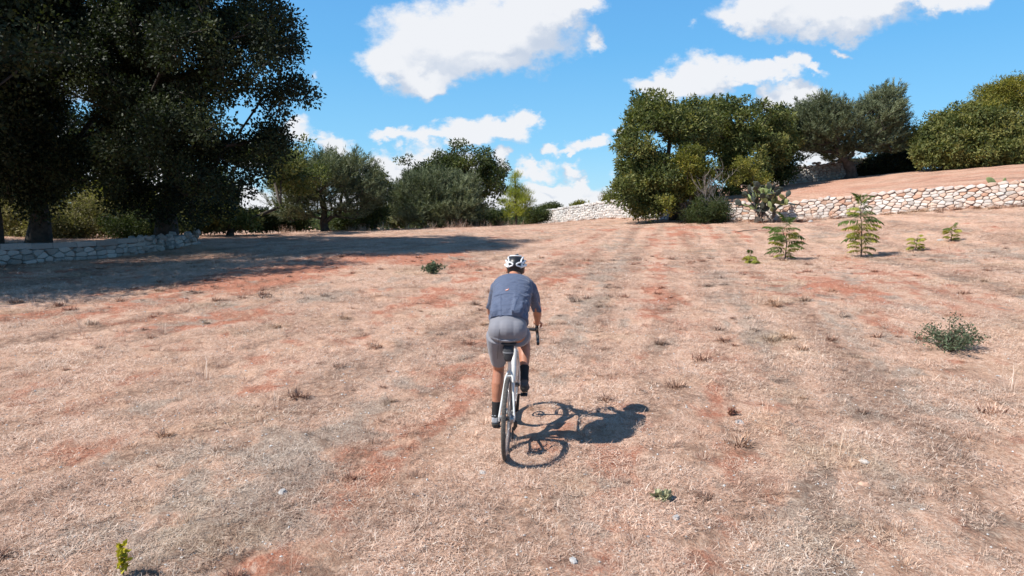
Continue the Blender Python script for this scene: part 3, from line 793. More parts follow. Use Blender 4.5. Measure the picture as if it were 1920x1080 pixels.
def tree(name, base, lobes, nclus, per, leaf, aspect, mat, label, cat='tree', trunk_r=.25, seed=0, crad=.5, group=None, shell=.6, cut=.3,
         up=0.2, lean=(0, 0), trunk_top=None, bark='bark', style='clump', crown_name='crown', fork=.45, tintb=.0):
    rnd = random.Random(seed); g = np.random.default_rng(seed)
    base = Vector(base)
    root = empty(name, base, label=label, category=cat)
    if group: root['group'] = group
    lb = [(l[0], l[1], l[2], l[3], l[4], l[5]) for l in lobes]
    cl = crown_clusters(lb, nclus, rnd, shell, cut, seed)
    cen = Vector((sum(l[0] for l in lb)/len(lb), sum(l[1] for l in lb)/len(lb), sum(l[2] for l in lb)/len(lb)))
    top = Vector(trunk_top) if trunk_top else base.lerp(cen, fork)
    tps = [base-Vector((0, 0, .25))]
    for k in range(1, 6):
        q = base.lerp(top, k/5); q += Vector((rnd.uniform(-1, 1), rnd.uniform(-1, 1), 0))*trunk_r*.35; tps.append(q)
    mb = grow_branches(tps, trunk_r, [Vector(c) for c in cl], rnd, thin=max(.008, leaf*.09))
    mb.v = [tuple(Vector(v)-base) for v in mb.v]
    mb.build('trunk', M[bark], root, sharp=None)
    cl = np.array(cl); n = len(cl)
    cr = crad*(.6+.8*g.random(n)); ctint = g.normal(.46, .20, n)+tintb
    cid = np.repeat(np.arange(n), (per*(cr/crad)**2).astype(int)+3)
    m_ = len(cid)
    d = g.normal(size=(m_, 3)); d /= np.linalg.norm(d, axis=1, keepdims=True)
    if style == 'clump':
        rad = g.random(m_)**.5; off = d*rad[:, None]*cr[cid][:, None]*np.array([1, 1, .75])
        P = cl[cid]+off; Dd = d*.9+g.normal(size=(m_, 3))*.55; Dd[:, 2] -= .15-up
    elif style == 'shoots':     # olive: feathery upright shoots
        ns = 7; sh = g.integers(0, ns, m_); sd_ = g.normal(size=(n, ns, 3)); sd_[:, :, 2] = np.abs(sd_[:, :, 2])*.9+up
        out_dir = cl-np.array(cen); out_dir /= np.maximum(np.linalg.norm(out_dir, axis=1, keepdims=True), .1)
        sd_ += out_dir[:, None, :]*.7
        sd_ /= np.linalg.norm(sd_, axis=2, keepdims=True); t = g.random(m_)**.8
        P = cl[cid]+sd_[cid, sh]*(t*cr[cid]*1.9)[:, None]+g.normal(size=(m_, 3))*.035*crad/.4
        Dd = sd_[cid, sh]+g.normal(size=(m_, 3))*.45
    elif style == 'needles':
        P = cl[cid]+d*(g.random(m_)**.6*cr[cid])[:, None]*np.array([1, 1, .6]); Dd = d*.6+g.normal(size=(m_, 3))*.3; Dd[:, 2] += .6
    tint = ctint[cid]+g.normal(0, .17, m_)
    me = leaves_mesh('crown', P-np.array(base), Dd, leaf, aspect, M[mat], tint, drs=seed, tri=base.y > 30)
    link(crown_name, me, root)
    return root
def lob(px, py, Y, rx, ry, rd=None):
    p = at(px, py, Y); s = Y/F; rxm, rzm = rx*s, ry*s
    return (p.x, p.y, p.z, rxm, rd if rd else (rxm+rzm)/2, rzm)
def gz(px, Y):
    x = (px-960)/F*Y*1.0; return Vector((x, Y, float(base_z(x, Y))))
def tz(px, Y):
    x = (px-960)/F*Y*1.0; return Vector((x, Y, float(terr(x, Y))))

# left-hand oaks
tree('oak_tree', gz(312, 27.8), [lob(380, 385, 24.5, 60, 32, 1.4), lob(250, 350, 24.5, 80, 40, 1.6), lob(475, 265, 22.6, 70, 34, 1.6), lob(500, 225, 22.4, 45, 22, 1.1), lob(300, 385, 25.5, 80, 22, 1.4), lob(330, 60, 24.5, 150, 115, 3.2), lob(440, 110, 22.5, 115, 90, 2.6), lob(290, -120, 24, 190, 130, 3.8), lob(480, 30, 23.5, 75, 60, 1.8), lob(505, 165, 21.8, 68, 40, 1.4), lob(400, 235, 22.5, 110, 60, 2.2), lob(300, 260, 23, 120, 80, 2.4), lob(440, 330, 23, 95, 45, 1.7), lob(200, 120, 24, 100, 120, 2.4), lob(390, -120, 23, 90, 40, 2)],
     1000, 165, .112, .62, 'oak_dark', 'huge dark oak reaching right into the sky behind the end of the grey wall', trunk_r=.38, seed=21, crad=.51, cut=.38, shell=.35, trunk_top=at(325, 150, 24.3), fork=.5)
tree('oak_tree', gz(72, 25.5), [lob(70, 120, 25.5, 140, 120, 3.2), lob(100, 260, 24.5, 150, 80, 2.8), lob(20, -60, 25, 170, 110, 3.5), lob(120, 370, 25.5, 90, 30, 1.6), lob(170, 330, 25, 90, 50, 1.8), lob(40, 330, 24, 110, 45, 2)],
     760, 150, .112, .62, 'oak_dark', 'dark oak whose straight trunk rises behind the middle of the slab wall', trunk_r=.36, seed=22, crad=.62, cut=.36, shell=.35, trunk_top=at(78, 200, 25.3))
tree('oak_tree', gz(-22, 24.0), [lob(-200, 150, 24.5, 150, 120, 3.2), lob(-210, 290, 25, 140, 60, 3), lob(-60, 120, 24, 130, 130, 3.2), lob(-40, 280, 23.5, 130, 70, 2.6), lob(-90, -60, 24, 150, 110, 3.4)],  # first two lobes, off-frame, added to shade the ground behind the wall
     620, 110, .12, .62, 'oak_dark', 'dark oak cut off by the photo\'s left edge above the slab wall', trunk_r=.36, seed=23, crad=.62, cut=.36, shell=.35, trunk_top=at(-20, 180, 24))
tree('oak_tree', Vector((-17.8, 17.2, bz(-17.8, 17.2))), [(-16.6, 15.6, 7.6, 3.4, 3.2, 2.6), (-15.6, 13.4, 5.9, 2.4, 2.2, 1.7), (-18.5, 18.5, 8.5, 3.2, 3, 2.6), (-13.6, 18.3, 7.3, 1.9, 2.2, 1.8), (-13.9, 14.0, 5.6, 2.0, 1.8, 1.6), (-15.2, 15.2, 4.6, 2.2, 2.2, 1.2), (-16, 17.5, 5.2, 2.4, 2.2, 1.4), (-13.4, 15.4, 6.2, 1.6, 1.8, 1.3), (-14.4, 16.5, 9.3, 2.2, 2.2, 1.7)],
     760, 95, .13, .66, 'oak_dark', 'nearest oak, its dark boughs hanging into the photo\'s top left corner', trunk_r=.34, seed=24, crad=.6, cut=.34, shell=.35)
tree('oak_tree', gz(430, 33), [lob(440, 330, 33, 70, 50, 2.2), lob(455, 390, 33, 70, 34, 1.6), lob(520, 300, 34, 62, 38, 2), lob(400, 380, 32, 60, 35, 1.6), lob(560, 320, 36, 50, 40, 2)],
     300, 85, .14, .62, 'oak_mid', 'small sunlit oak with yellowing leaves between the huge oak and the olive', trunk_r=.16, seed=25, crad=.5, cut=.4, trunk_top=at(438, 385, 33))
# understory, bright in the gaps under the oaks
US = [(30, 412, 31, 70, 42, 'dryshrub'), (170, 408, 32, 70, 45, 'dryshrub'), (270, 418, 30, 60, 34, 'bush'), (360, 402, 33, 45, 45, 'bush'), (110, 425, 29.5, 60, 24, 'dryshrub'), (225, 385, 34, 60, 50, 'yellowgreen'), (-30, 390, 33, 60, 60, 'dryshrub')]
ulab = ['pale dry shrub in the gap left of the second oak trunk', 'pale dry shrub between the second oak trunk and the huge oak', 'dark low bush right at the foot of the huge oak, behind the wall', 'tall bush just right of the huge oak trunk', 'low straw-coloured shrub right behind the slab wall beside a trunk', 'yellow-green shrub in the shade between two oak trunks', 'straw-coloured thicket at the photo\'s left edge behind the wall']
for k, (px, py, Yd, rx, ry, mt) in enumerate(US):
    tree('wild_shrub', gz(px, Yd), [lob(px, py, Yd, rx, ry), lob(px-rx*.5, py+10, Yd, rx*.5, ry*.6), lob(px+rx*.5, py+8, Yd, rx*.5, ry*.7)], 190, 65, .10, .5, mt, ulab[k], 'shrub', .05, 40+k, .4, cut=.2, shell=.2, bark='twig', group='shrubs under the left oaks')
# dark wood behind them (off-frame left, keeps sky low gaps closed)
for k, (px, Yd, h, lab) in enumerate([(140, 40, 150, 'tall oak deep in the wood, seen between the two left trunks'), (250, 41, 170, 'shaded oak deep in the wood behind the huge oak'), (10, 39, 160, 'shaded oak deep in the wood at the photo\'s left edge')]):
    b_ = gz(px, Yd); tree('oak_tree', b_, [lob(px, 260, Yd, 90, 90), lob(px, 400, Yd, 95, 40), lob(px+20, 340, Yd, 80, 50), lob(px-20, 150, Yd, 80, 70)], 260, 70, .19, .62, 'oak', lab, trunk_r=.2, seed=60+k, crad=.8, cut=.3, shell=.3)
# olive and company in the middle distance
tree('olive_tree', gz(612, 41), [lob(600, 345, 41, 75, 42, 2.4), lob(560, 370, 40.5, 48, 36, 1.8), lob(672, 345, 41.5, 48, 38, 1.9), lob(630, 325, 42, 55, 26, 1.8), lob(690, 372, 41, 28, 26, 1.2), lob(560, 398, 40.3, 36, 22, 1.3), lob(655, 392, 40.5, 34, 22, 1.3)],
     520, 150, .16, .22, 'olive', 'grey-green olive tree with a leaning trunk beside the big shadow', trunk_r=.26, seed=31, crad=.46, cut=.05, shell=.2, style='shoots', up=.5, trunk_top=at(608, 395, 41))
tree('wild_tree', gz(705, 44), [lob(706, 365, 44, 22, 42, 1.4), lob(690, 400, 43, 35, 22, 1.3)], 130, 70, .14, .6, 'oak', 'thin dark tree squeezed between the grey-green olive and the rounded olive', trunk_r=.1, seed=32, crad=.45, cut=.3)
tree('oak_tree', gz(850, 60), [lob(862, 316, 60, 66, 40, 3), lob(800, 328, 60, 44, 34, 2.2), lob(912, 336, 60, 40, 36, 2), lob(850, 345, 60, 80, 40, 3), lob(768, 318, 60, 22, 26, 1.2), lob(890, 375, 60, 30, 30, 1.8), lob(830, 360, 60, 60, 40, 2.4), lob(765, 372, 60, 28, 30, 1.6)],
     430, 95, .20, .62, 'oak', 'broad round-topped oak standing behind the rounded olive bush', trunk_r=.4, seed=33, crad=.62, cut=.40, shell=.4, trunk_top=at(850, 360, 60))
tree('olive_bush', gz(815, 48), [lob(820, 372, 48, 72, 40, 2.6), lob(765, 392, 47.5, 38, 32, 1.8), lob(850, 392, 47, 48, 34, 2), lob(820, 410, 46.5, 75, 20, 2)],
     560, 140, .18, .22, 'olive', 'rounded grey-green olive bush growing to the ground below the broad oak', 'olive tree', trunk_r=.2, seed=34, crad=.45, cut=.05, shell=.45, style='shoots', up=.6)
tree('young_pine', gz(968, 49), [lob(970, 398, 49, 24, 12, 1.0), lob(972, 380, 49, 28, 15, 1.05), lob(968, 362, 49, 23, 14, .85), lob(966, 344, 49, 14, 13, .5), lob(965, 328, 49, 6, 13, .22)],
     85, 75, .26, .10, 'pine', 'young bright green pine standing alone where the skyline wall begins', 'pine tree', trunk_r=.09, seed=35, crad=.36, cut=.1, shell=.3, style='needles', trunk_top=at(966, 340, 49))
BK = [('bush', (925, 412, 52, 30, 16), 'bush', 'low dark bush between the rounded olive bush and the young pine'), ('bush', (1005, 402, 54, 24, 14), 'bush', 'low bush right behind the young pine at the wall end'),
      ('bush', (1030, 392, 66, 24, 10), 'oak', 'distant dark bush peeping over the far end of the skyline wall'), ('bush', (1087, 388, 57, 12, 7), 'yellowgreen', 'small yellow-green tuft growing on top of the skyline wall, the left one'),
      ('bush', (1148, 376, 54, 15, 10), 'yellowgreen', 'round green bush on the skyline wall beside the right oak'), ('bush', (740, 405, 50, 26, 22), 'bush', 'dark bush left of the rounded olive bush'),
      ('bush', (480, 412, 44, 42, 20), 'bush', 'low bush in the hedge line left of the olive trunk'), ('bush', (420, 415, 43, 40, 22), 'dryshrub', 'pale bush where the left shadow meets the hedge line'), ('bush', (545, 415, 45, 32, 18), 'bush', 'dark low bush just left of the olive trunk'),
      ('bush', (665, 415, 45, 38, 16), 'bush', 'low bush right of the olive trunk'), ('bush', (885, 418, 50, 26, 12), 'bush', 'small dark bush at the right foot of the rounded olive bush')]
for k, (nm, (px, py, Yd, rx, ry), mt, lab) in enumerate(BK):
    b_ = gz(px, Yd)
    if px > 1010: b_.z = at(px, py+ry, Yd).z-.3
    tree(nm, b_, [lob(px, py, Yd, rx, ry), lob(px-rx*.5, py+3, Yd, rx*.5, ry*.8), lob(px+rx*.5, py+3, Yd, rx*.5, ry*.8)], int(50+rx*2), 60, .14, .5, mt, lab, 'bush', .05, 80+k, .42, cut=.1, shell=.3, bark='twig', group='bushes along the far field edge')

# right-hand group
tree('oak_tree', gz(1262, 38.5), [lob(1240, 250, 38.5, 66, 60, 2.3), lob(1205, 290, 37.5, 50, 70, 1.9), lob(1190, 350, 37, 40, 48, 1.6), lob(1222, 310, 37.6, 50, 46, 1.8), lob(1245, 330, 37, 60, 60, 2), lob(1290, 235, 39, 48, 45, 1.8), lob(1225, 205, 39, 40, 28, 1.3), lob(1275, 200, 39.5, 26, 20, .9), lob(1220, 385, 36.5, 42, 22, 1.3)],
     620, 100, .155, .62, 'oak_mid', 'full oak leaning left over the wall, leftmost of the right-hand trees', trunk_r=.26, seed=51, crad=.47, cut=.33, shell=.3, trunk_top=at(1255, 330, 38.3), lean=(0, 0))
tree('oak_tree', tz(1375, 43), [lob(1370, 225, 43, 75, 44, 2.6), lob(1335, 275, 42, 60, 60, 2.2), lob(1430, 270, 43.5, 55, 58, 2.2), lob(1395, 310, 42, 70, 40, 2.2), lob(1335, 350, 41, 55, 35, 1.6), lob(1445, 240, 44, 42, 30, 1.6)],
     560, 95, .17, .62, 'oak_mid', 'wide oak behind the prickly pear, middle of the right-hand trees', trunk_r=.28, seed=52, crad=.50, cut=.46, shell=.35, trunk_top=at(1378, 290, 43))
tree('oak_tree', tz(1462, 46), [lob(1455, 248, 46, 30, 40, 1.6), lob(1460, 305, 46, 24, 34, 1.4)], 170, 85, .18, .62, 'oak', 'narrow dark oak touching the left side of the old olive crown', trunk_r=.16, seed=53, crad=.6, cut=.3)
tree('wild_pear_tree', gz(1290, 35.8), [lob(1288, 315, 35.8, 36, 38, 1.1), lob(1275, 370, 35.5, 34, 30, 1.0), lob(1310, 345, 35.8, 26, 30, .9)], 200, 70, .12, .55, 'yellowgreen', 'small yellowing tree in front of the two right-hand oaks', trunk_r=.07, seed=54, crad=.35, cut=.35, tintb=-.1, bark='twig')
tree('wild_pear_tree', tz(1398, 37.5), [lob(1408, 305, 37.5, 30, 18, .8), lob(1378, 330, 37.5, 20, 18, .7), lob(1425, 330, 37.8, 20, 20, .7)], 60, 50, .10, .55, 'yellowgreen', 'small yellow-green tree just above the prickly pear', trunk_r=.05, seed=55, crad=.33, cut=.4, bark='twig')
tree('bush', gz(1330, 34.6), [lob(1330, 393, 34.6, 32, 23, 1.0), lob(1312, 402, 34.4, 20, 14, .6), lob(1350, 400, 34.4, 16, 16, .5)], 130, 60, .085, .5, 'bush', 'dense round green bush at the left end of the terrace wall', 'bush', .05, 56, .3, cut=.0, shell=.5, bark='twig')
tree('bush', gz(1296, 35.2), [lob(1290, 405, 35.2, 14, 14, .4)], 24, 45, .085, .5, 'bush', 'small thin bush between the round bush and the leftmost right oak', 'bush', .03, 57, .25, cut=.1, bark='twig')
# old olive with two crowns
tree('olive_tree', tz(1588, 46.2), [lob(1538, 238, 46.2, 50, 44, 2.1), lob(1508, 268, 46, 30, 28, 1.3), lob(1572, 268, 46.2, 30, 34, 1.5), lob(1646, 222, 46.4, 36, 42, 1.8), lob(1656, 262, 46.4, 34, 32, 1.5), lob(1618, 272, 46.2, 18, 20, 1.0)],
     800, 140, .18, .22, 'olive', 'old olive tree with a forked trunk and two rounded crowns on the terrace', trunk_r=.38, seed=58, crad=.42, cut=.05, shell=.5, style='shoots', up=.5, trunk_top=at(1585, 290, 46.2))
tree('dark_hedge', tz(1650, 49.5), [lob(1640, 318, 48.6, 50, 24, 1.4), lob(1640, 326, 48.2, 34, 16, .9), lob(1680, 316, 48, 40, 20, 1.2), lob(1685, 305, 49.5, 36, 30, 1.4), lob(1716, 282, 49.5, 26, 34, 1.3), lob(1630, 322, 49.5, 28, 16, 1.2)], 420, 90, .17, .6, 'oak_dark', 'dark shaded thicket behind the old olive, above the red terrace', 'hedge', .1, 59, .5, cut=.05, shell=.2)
RT = [('evergreen_tree', 1770, 43.8, [lob(1775, 262, 43.8, 50, 42, 1.9), lob(1752, 290, 43.4, 34, 28, 1.4), lob(1800, 285, 43, 40, 30, 1.6), lob(1800, 228, 44, 38, 32, 1.5)], 'oak_mid', 'rounded evergreen left of the tall yellowish tree at the right edge', .6),
      ('evergreen_tree', 1845, 43.2, [lob(1850, 255, 43.2, 48, 46, 2.1), lob(1835, 290, 42.5, 40, 26, 1.4), lob(1880, 280, 42.5, 40, 32, 1.6)], 'oak_mid', 'dense evergreen in the middle of the right-edge thicket', .6),
      ('tall_tree', 1868, 45.5, [lob(1835, 225, 44, 40, 30, 1.5), lob(1858, 190, 44.5, 30, 26, 1.3), lob(1880, 165, 44.5, 20, 18, .9), lob(1848, 215, 44, 34, 22, 1.3), lob(1912, 178, 44.5, 34, 32, 1.5)], 'yellowgreen', 'tall yellow-green tree top rising above the right-edge thicket', .3),
      ('evergreen_tree', 1925, 43.0, [lob(1925, 250, 43, 46, 50, 2.1), lob(1915, 285, 42.3, 45, 24, 1.5), lob(1990, 250, 43, 60, 55, 2.4)], 'oak_mid', 'evergreen cut off by the right edge of the photo', .6)]
for k, (nm, px, Yd, lb, mt, lab, asp) in enumerate(RT):
    tree(nm, tz(px, Yd), lb, 340, 90, .17 if mt != 'pine' else .24, asp if mt != 'pine' else .12, mt, lab, 'tree', .2, 70+k, .5, cut=.08, shell=.4, style='clump' if mt != 'pine' else 'needles', group='evergreens at the right edge', tintb=.16)
# far wooded ridge that closes the horizon
g = np.random.default_rng(91); n = 2600
ang = g.uniform(-R(50), R(50), n); rad_ = g.uniform(150, 330, n)
PX = np.sin(ang)*rad_; PY = np.cos(ang)*rad_
hh = g.uniform(1.5, 4.0, n)*(rad_/230)
cl = np.stack([PX, PY, base_z(PX, PY)+hh*.5], 1); per = 34
cid = np.repeat(np.arange(n), per); d = g.normal(size=(n*per, 3)); d /= np.linalg.norm(d, axis=1, keepdims=True)
P = cl[cid]+d*hh[cid][:, None]*np.array([1.2, 1.2, .62])*(g.random(n*per)**.3)[:, None]
link('far_woodland', leaves_mesh('far_woodland', P, d+g.normal(size=d.shape)*.6, 1.1, .6, M['bush'], g.normal(.4, .2, n)[cid]+g.normal(0, .1, n*per), drs=3, tri=True),
     kind='stuff', label='distant green woodland along the horizon', category='woodland')

# dead leafless shrub and pole
def bare_shrub(base, h, sp, n, label, seed, name='bare_shrub', mat='twig', r0=.02, cat='shrub'):
    rnd = random.Random(seed); root = empty(name, base, label=label, category=cat)
    mb = MB()
    def br(p, d, l, r_, dep):
        pts = [p]; q = p.copy()
        for k in range(4):
            d2 = (d+Vector((rnd.uniform(-1, 1), rnd.uniform(-1, 1), rnd.uniform(-.3, .6)))*.22).normalized(); q = q+d2*l/4; pts.append(q.copy()); d = d2
            if dep > 0 and k >= 1:
                for _ in range(2 if rnd.random() < .5 else 1):
                    br(q.copy(), (d2+Vector((rnd.uniform(-1, 1), rnd.uniform(-1, 1), rnd.uniform(-.2, .7)))*.8).normalized(), l*.55, r_*.55, dep-1)
        mb.tube(pts, [r_, r_*.85, r_*.7, r_*.55, r_*.3], 4, cap=False)
    for k in range(n): br(Vector((rnd.uniform(-.1, .1), rnd.uniform(-.1, .1), -.05)), Vector((rnd.uniform(-1, 1)*sp, rnd.uniform(-1, 1)*sp, 1)).normalized(), h*(.7+.4*rnd.random()), r0, 2)
    mb.build('stems', M[mat], root, sharp=None); return root
M['deadwood'] = simple('grey_deadwood', (.30, .26, .23), .95, nscale=10, namt=.3)
bare_shrub(gz(1335, 34.9), 1.7, .35, 6, 'bare grey twigs sticking up behind the round green bush', 3, mat='deadwood', r0=.022)
bare_shrub(Vector((at(1124, 395, 54.5).x, 54.5, at(1124, 392, 54.5).z-.3)), 1.6, .12, 2, 'thin bare sapling sticking up from the skyline wall', 4, mat='deadwood', r0=.03, name='bare_sapling', cat='sapling')

# prickly pear
M['cactus'] = simple('cactus_pad', (.042, .050, .038), .6, nscale=9, namt=.35, bump=.3, bscale=40)  # shade of backlit pads put into a darker colour
M['cactus_pale'] = simple('cactus_pad_pale', (.22, .26, .10), .6, nscale=7, namt=.25, bump=.3, bscale=40)
M['cactus_old'] = simple('cactus_pad_old', (.075, .06, .05), .9, nscale=9, namt=.4, bump=.5, bscale=40)
def pad_mesh(nm, mat, L_=.38, W_=.26, T_=.04):
    mb = MB(); rings = []
    for k in range(9):
        t = k/8; w = W_/2*max(.12, math.sin(math.pi*min(1, (t*.93+.07))**1.25)**.62) if 0 < t < 1 else W_*.07
        rings.append(((0, 0, t*L_), (1, 0, 0), (0, 1, 0), w, T_*(.35+.65*math.sin(math.pi*max(.06, min(.94, t))))*.5))
    mb.loft(rings, 12); return mb.mesh(nm, mat)
pads = [pad_mesh('pad', M['cactus']), pad_mesh('pad', M['cactus_pale']), pad_mesh('pad', M['cactus_old'], .36, .2, .07)]
def cactus(base, label, seed, stems, levels, name='prickly_pear'):
    rnd = random.Random(seed); root = empty(name, base, label=label, category='cactus'); cnt = [0]
    def grow(p, d, lev, az_):
        s_ = rnd.uniform(.85, 1.15); mi = 2 if lev <= 1 else (1 if rnd.random() < .25+.04*lev else 0)
        o = link('pad', pads[mi], root); cnt[0] += 1
        z = d.normalized(); x = Vector((math.cos(az_), math.sin(az_), 0)); x = (x-z*x.dot(z)).normalized(); y = z.cross(x)
        m4 = Matrix((x, y, z)).transposed().to_4x4(); m4.translation = p; o.matrix_local = m4 @ Matrix.Scale(s_, 4)
        if lev >= levels or cnt[0] > 125: return
        for _ in range(1 if rnd.random() < (.45 if lev < 3 else .35) else 2):
            off = rnd.uniform(-.5, .5); tip = p+z*(.35*s_)+x*off*.09*s_
            nd_ = (z+x*(off*1.5)+y*rnd.uniform(-.9, .9)+Vector((0, 0, .30)))
            if lev > 3 and rnd.random() < .3: nd_ += Vector((rnd.uniform(-1, 1), rnd.uniform(-1, 1), -.5))
            grow(tip, nd_, lev+1, az_+rnd.uniform(-1.6, 1.6))
    for k in range(stems):
        a = rnd.uniform(0, 6.3); grow(Vector((rnd.uniform(-.38, .38), rnd.uniform(-.25, .25), -.05)), Vector((rnd.uniform(-.32, .32), rnd.uniform(-.4, .4), 1)), 0, a)
    return root
cactus(Vector((at(1430, 413, 33.3).x, 33.3, bz(at(1430, 413, 33.3).x, 33.3))), 'tall prickly pear cactus with grey-green pads in front of the terrace wall', 8, 9, 5)
pp = at(1868, 345, 28.3); r_c = empty('prickly_pear', Vector((pp.x, pp.y, pp.z-.02)), label='single pale cactus pad lying on top of the wall near the right edge', category='cactus')
for k, (dx, a) in enumerate(((0, 1.25), (.30, .25))):
    o = link('pad', pads[1], r_c); o.rotation_euler = (0, -a+.2 if k == 0 else .2, 0); o.location = (dx, 0, .02)
    o.scale = (1, 1, 1.3) if k == 0 else (.6, .6, .7)

# ailanthus saplings: stem with feathered fronds
def frond_mesh(L_, n, lw, ll, rnd, tint0):
    V = []; Fc = []; T = []
    pts = []
    for k in range(9):
        t = k/8; pts.append(Vector((t*L_*math.cos(.45*t), 0, L_*(.45*t-.60*t*t)*.8)))
    def P_(t): i = min(7, int(t*8)); u_ = t*8-i; return pts[i].lerp(pts[i+1], u_)
    for k in range(9):
        w = .006*(1.1-k/8)
        V += [pts[k]+Vector((0, w, 0)), pts[k]-Vector((0, w, 0)), pts[k]+Vector((0, 0, w))]; T += [tint0]*3
    for k in range(8):
        a = k*3; Fc += [(a, a+3, a+4), (a, a+4, a+1), (a+1, a+4, a+5), (a+1, a+5, a+2), (a+2, a+5, a+3), (a+2, a+3, a)]
    for k in range(n):
        t = .15+.85*k/n; p = P_(t); l = ll*(1-.55*abs(t-.45))
        for s in (-1, 1):
            d = Vector((.35+rnd.uniform(-.2, .2), s, -.75+rnd.uniform(-.35, .25))).normalized(); sd_ = Vector((1, -s*.3, .1)).normalized()*lw
            b0 = len(V); V += [p, p+d*l*.4+sd_*.5, p+d*l, p+d*l*.4-sd_*.5]; tn = tint0+rnd.uniform(-.15, .15); T += [tn]*4; Fc += [(b0, b0+1, b0+2), (b0, b0+2, b0+3)]
    return mesh_np('frond', np.array([tuple(v) for v in V]), np.array(Fc), M['fern'], False, {'tint': np.clip(T, 0, 1)})
def sapling(base, h, label, seed, nf, yellow=.35, fl=.55):
    rnd = random.Random(seed); root = empty('tree_of_heaven_sapling', base, label=label, category='sapling', group='leafy saplings in front of the terrace wall')
    mb = MB(); pts = [Vector((rnd.uniform(-1, 1)*.02*k, rnd.uniform(-1, 1)*.02*k, h*.86*k/6-.03)) for k in range(7)]; mb.tube(pts, [.022*(1-.12*k) for k in range(7)], 6); mb.build('stem', M['twig'], root)
    fm = [[frond_mesh(fl, 13, .036, .22, rnd, .15+.10*i) for i in range(2)], [frond_mesh(fl*.8, 12, .036, .20, rnd, .75+.08*i) for i in range(2)]]
    for k in range(nf):
        t = (k+.5)/nf; z = h*(.08+.80*t); i = min(5, int(z/(h*.86)*6)); p = pts[i].lerp(pts[i+1], .5); p.z = z
        o = link('frond', fm[1 if rnd.random() < yellow*(1.35-t)*1.3 else 0][rnd.randrange(2)], root)
        o.rotation_euler = (rnd.uniform(-.25, .25), -rnd.uniform(-.25, .35) - (.75 if t > .85 else .15), k*2.4+rnd.uniform(-.4, .4)); o.location = p
        q = .82*(.6+.75*math.sin(math.pi*min(1, t*.75+.2)))*rnd.uniform(.8, 1.15); o.scale = (q, q, q)
    return root
SAP = [(1472, 487, 78, 34, 'leafy green sapling with a bare stem in front of the prickly pear', .35, .62), (1614, 483, 118, 52, 'tallest feathery sapling, its top reaching over the wall', .5, .62), (1717, 470, 30, 9, 'small yellow-green sapling just right of the tallest one', .9, .32), (1783, 453, 32, 9, 'small yellow-green sapling nearest the right edge', .9, .32), (1411, 494, 20, 8, 'tiniest yellow sapling left of the leafy green one', .9, .25)]
for k, (px, py, hp, nf, lab, ye, fl) in enumerate(SAP):
    b_ = hit(px, py); sapling(b_, hp/F*b_.y*1.05, lab, 100+k, nf, ye, fl)

# small plants on the field
def small_plant(name, base, h, w, n, mat, label, seed, leaf=.03, asp=.35, cat='shrub', spikes=2):
    g = np.random.default_rng(seed); rnd = random.Random(seed); root = empty(name, base, label=label, category=cat)
    mb = MB(); ends = []
    for k in range(n):
        a = rnd.uniform(0, 6.28); r_ = w*rnd.random()**.5; hh_ = h*(.45+.5*rnd.random())*(1.15-r_/w*.6)
        if k < spikes: r_ = w*.12; hh_ = h
        tip = Vector((r_*math.cos(a), r_*math.sin(a), hh_)); mid = Vector((tip.x*.4, tip.y*.4, hh_*.55)); ends.append((mid, tip)); mb.tube([Vector((tip.x*.1, tip.y*.1, -.02)), mid, tip], [.006, .004, .002], 4, cap=False)
    mb.build('stems', M['twig'], root, sharp=None)
    ln = 42; P = []; 
    for mid, tip in ends:
        t = g.random(ln)[:, None]**.8; P.append(np.array(mid)*.55*(1-t)+np.array(tip)*t+g.normal(size=(ln, 3))*.018*(h/.35))
    P = np.concatenate(P); D = g.normal(size=P.shape); D[:, 2] += .5
    link('foliage', leaves_mesh('foliage', P, D, leaf, asp, M[mat], g.normal(.45, .2, len(P)), drs=seed), root); return root
b_ = hit(1778, 658); small_plant('spiny_shrub', b_, .52, .46, 46, 'weed', 'dusty green shrub with a tall dry spike standing alone on the right of the field', 5, .04, .4, spikes=2)
b_ = hit(813, 513); small_plant('green_weed', b_, .30, .38, 22, 'weed', 'low green weed at the edge of the big shadow', 6, .07, .4, 'weed')
b_ = hit(232, 1085); small_plant('yellow_weed', b_, .20, .02, 3, 'yellowweed', 'single bright yellow-green shoot at the bottom left', 7, .035, .6, 'weed', spikes=3)
b_ = hit(1246, 934); small_plant('wilted_weed', b_, .03, .075, 8, 'paleweed', 'flat pale green weed right of the rider\'s wheel, below the shadow', 9, .05, .6, 'weed', spikes=0)
b_ = hit(1372, 778); small_plant('red_weed', b_, .07, .07, 10, 'redweed', 'small reddish weed in front of the pale stone, right of the shadow', 10, .03, .4, 'weed', spikes=0)

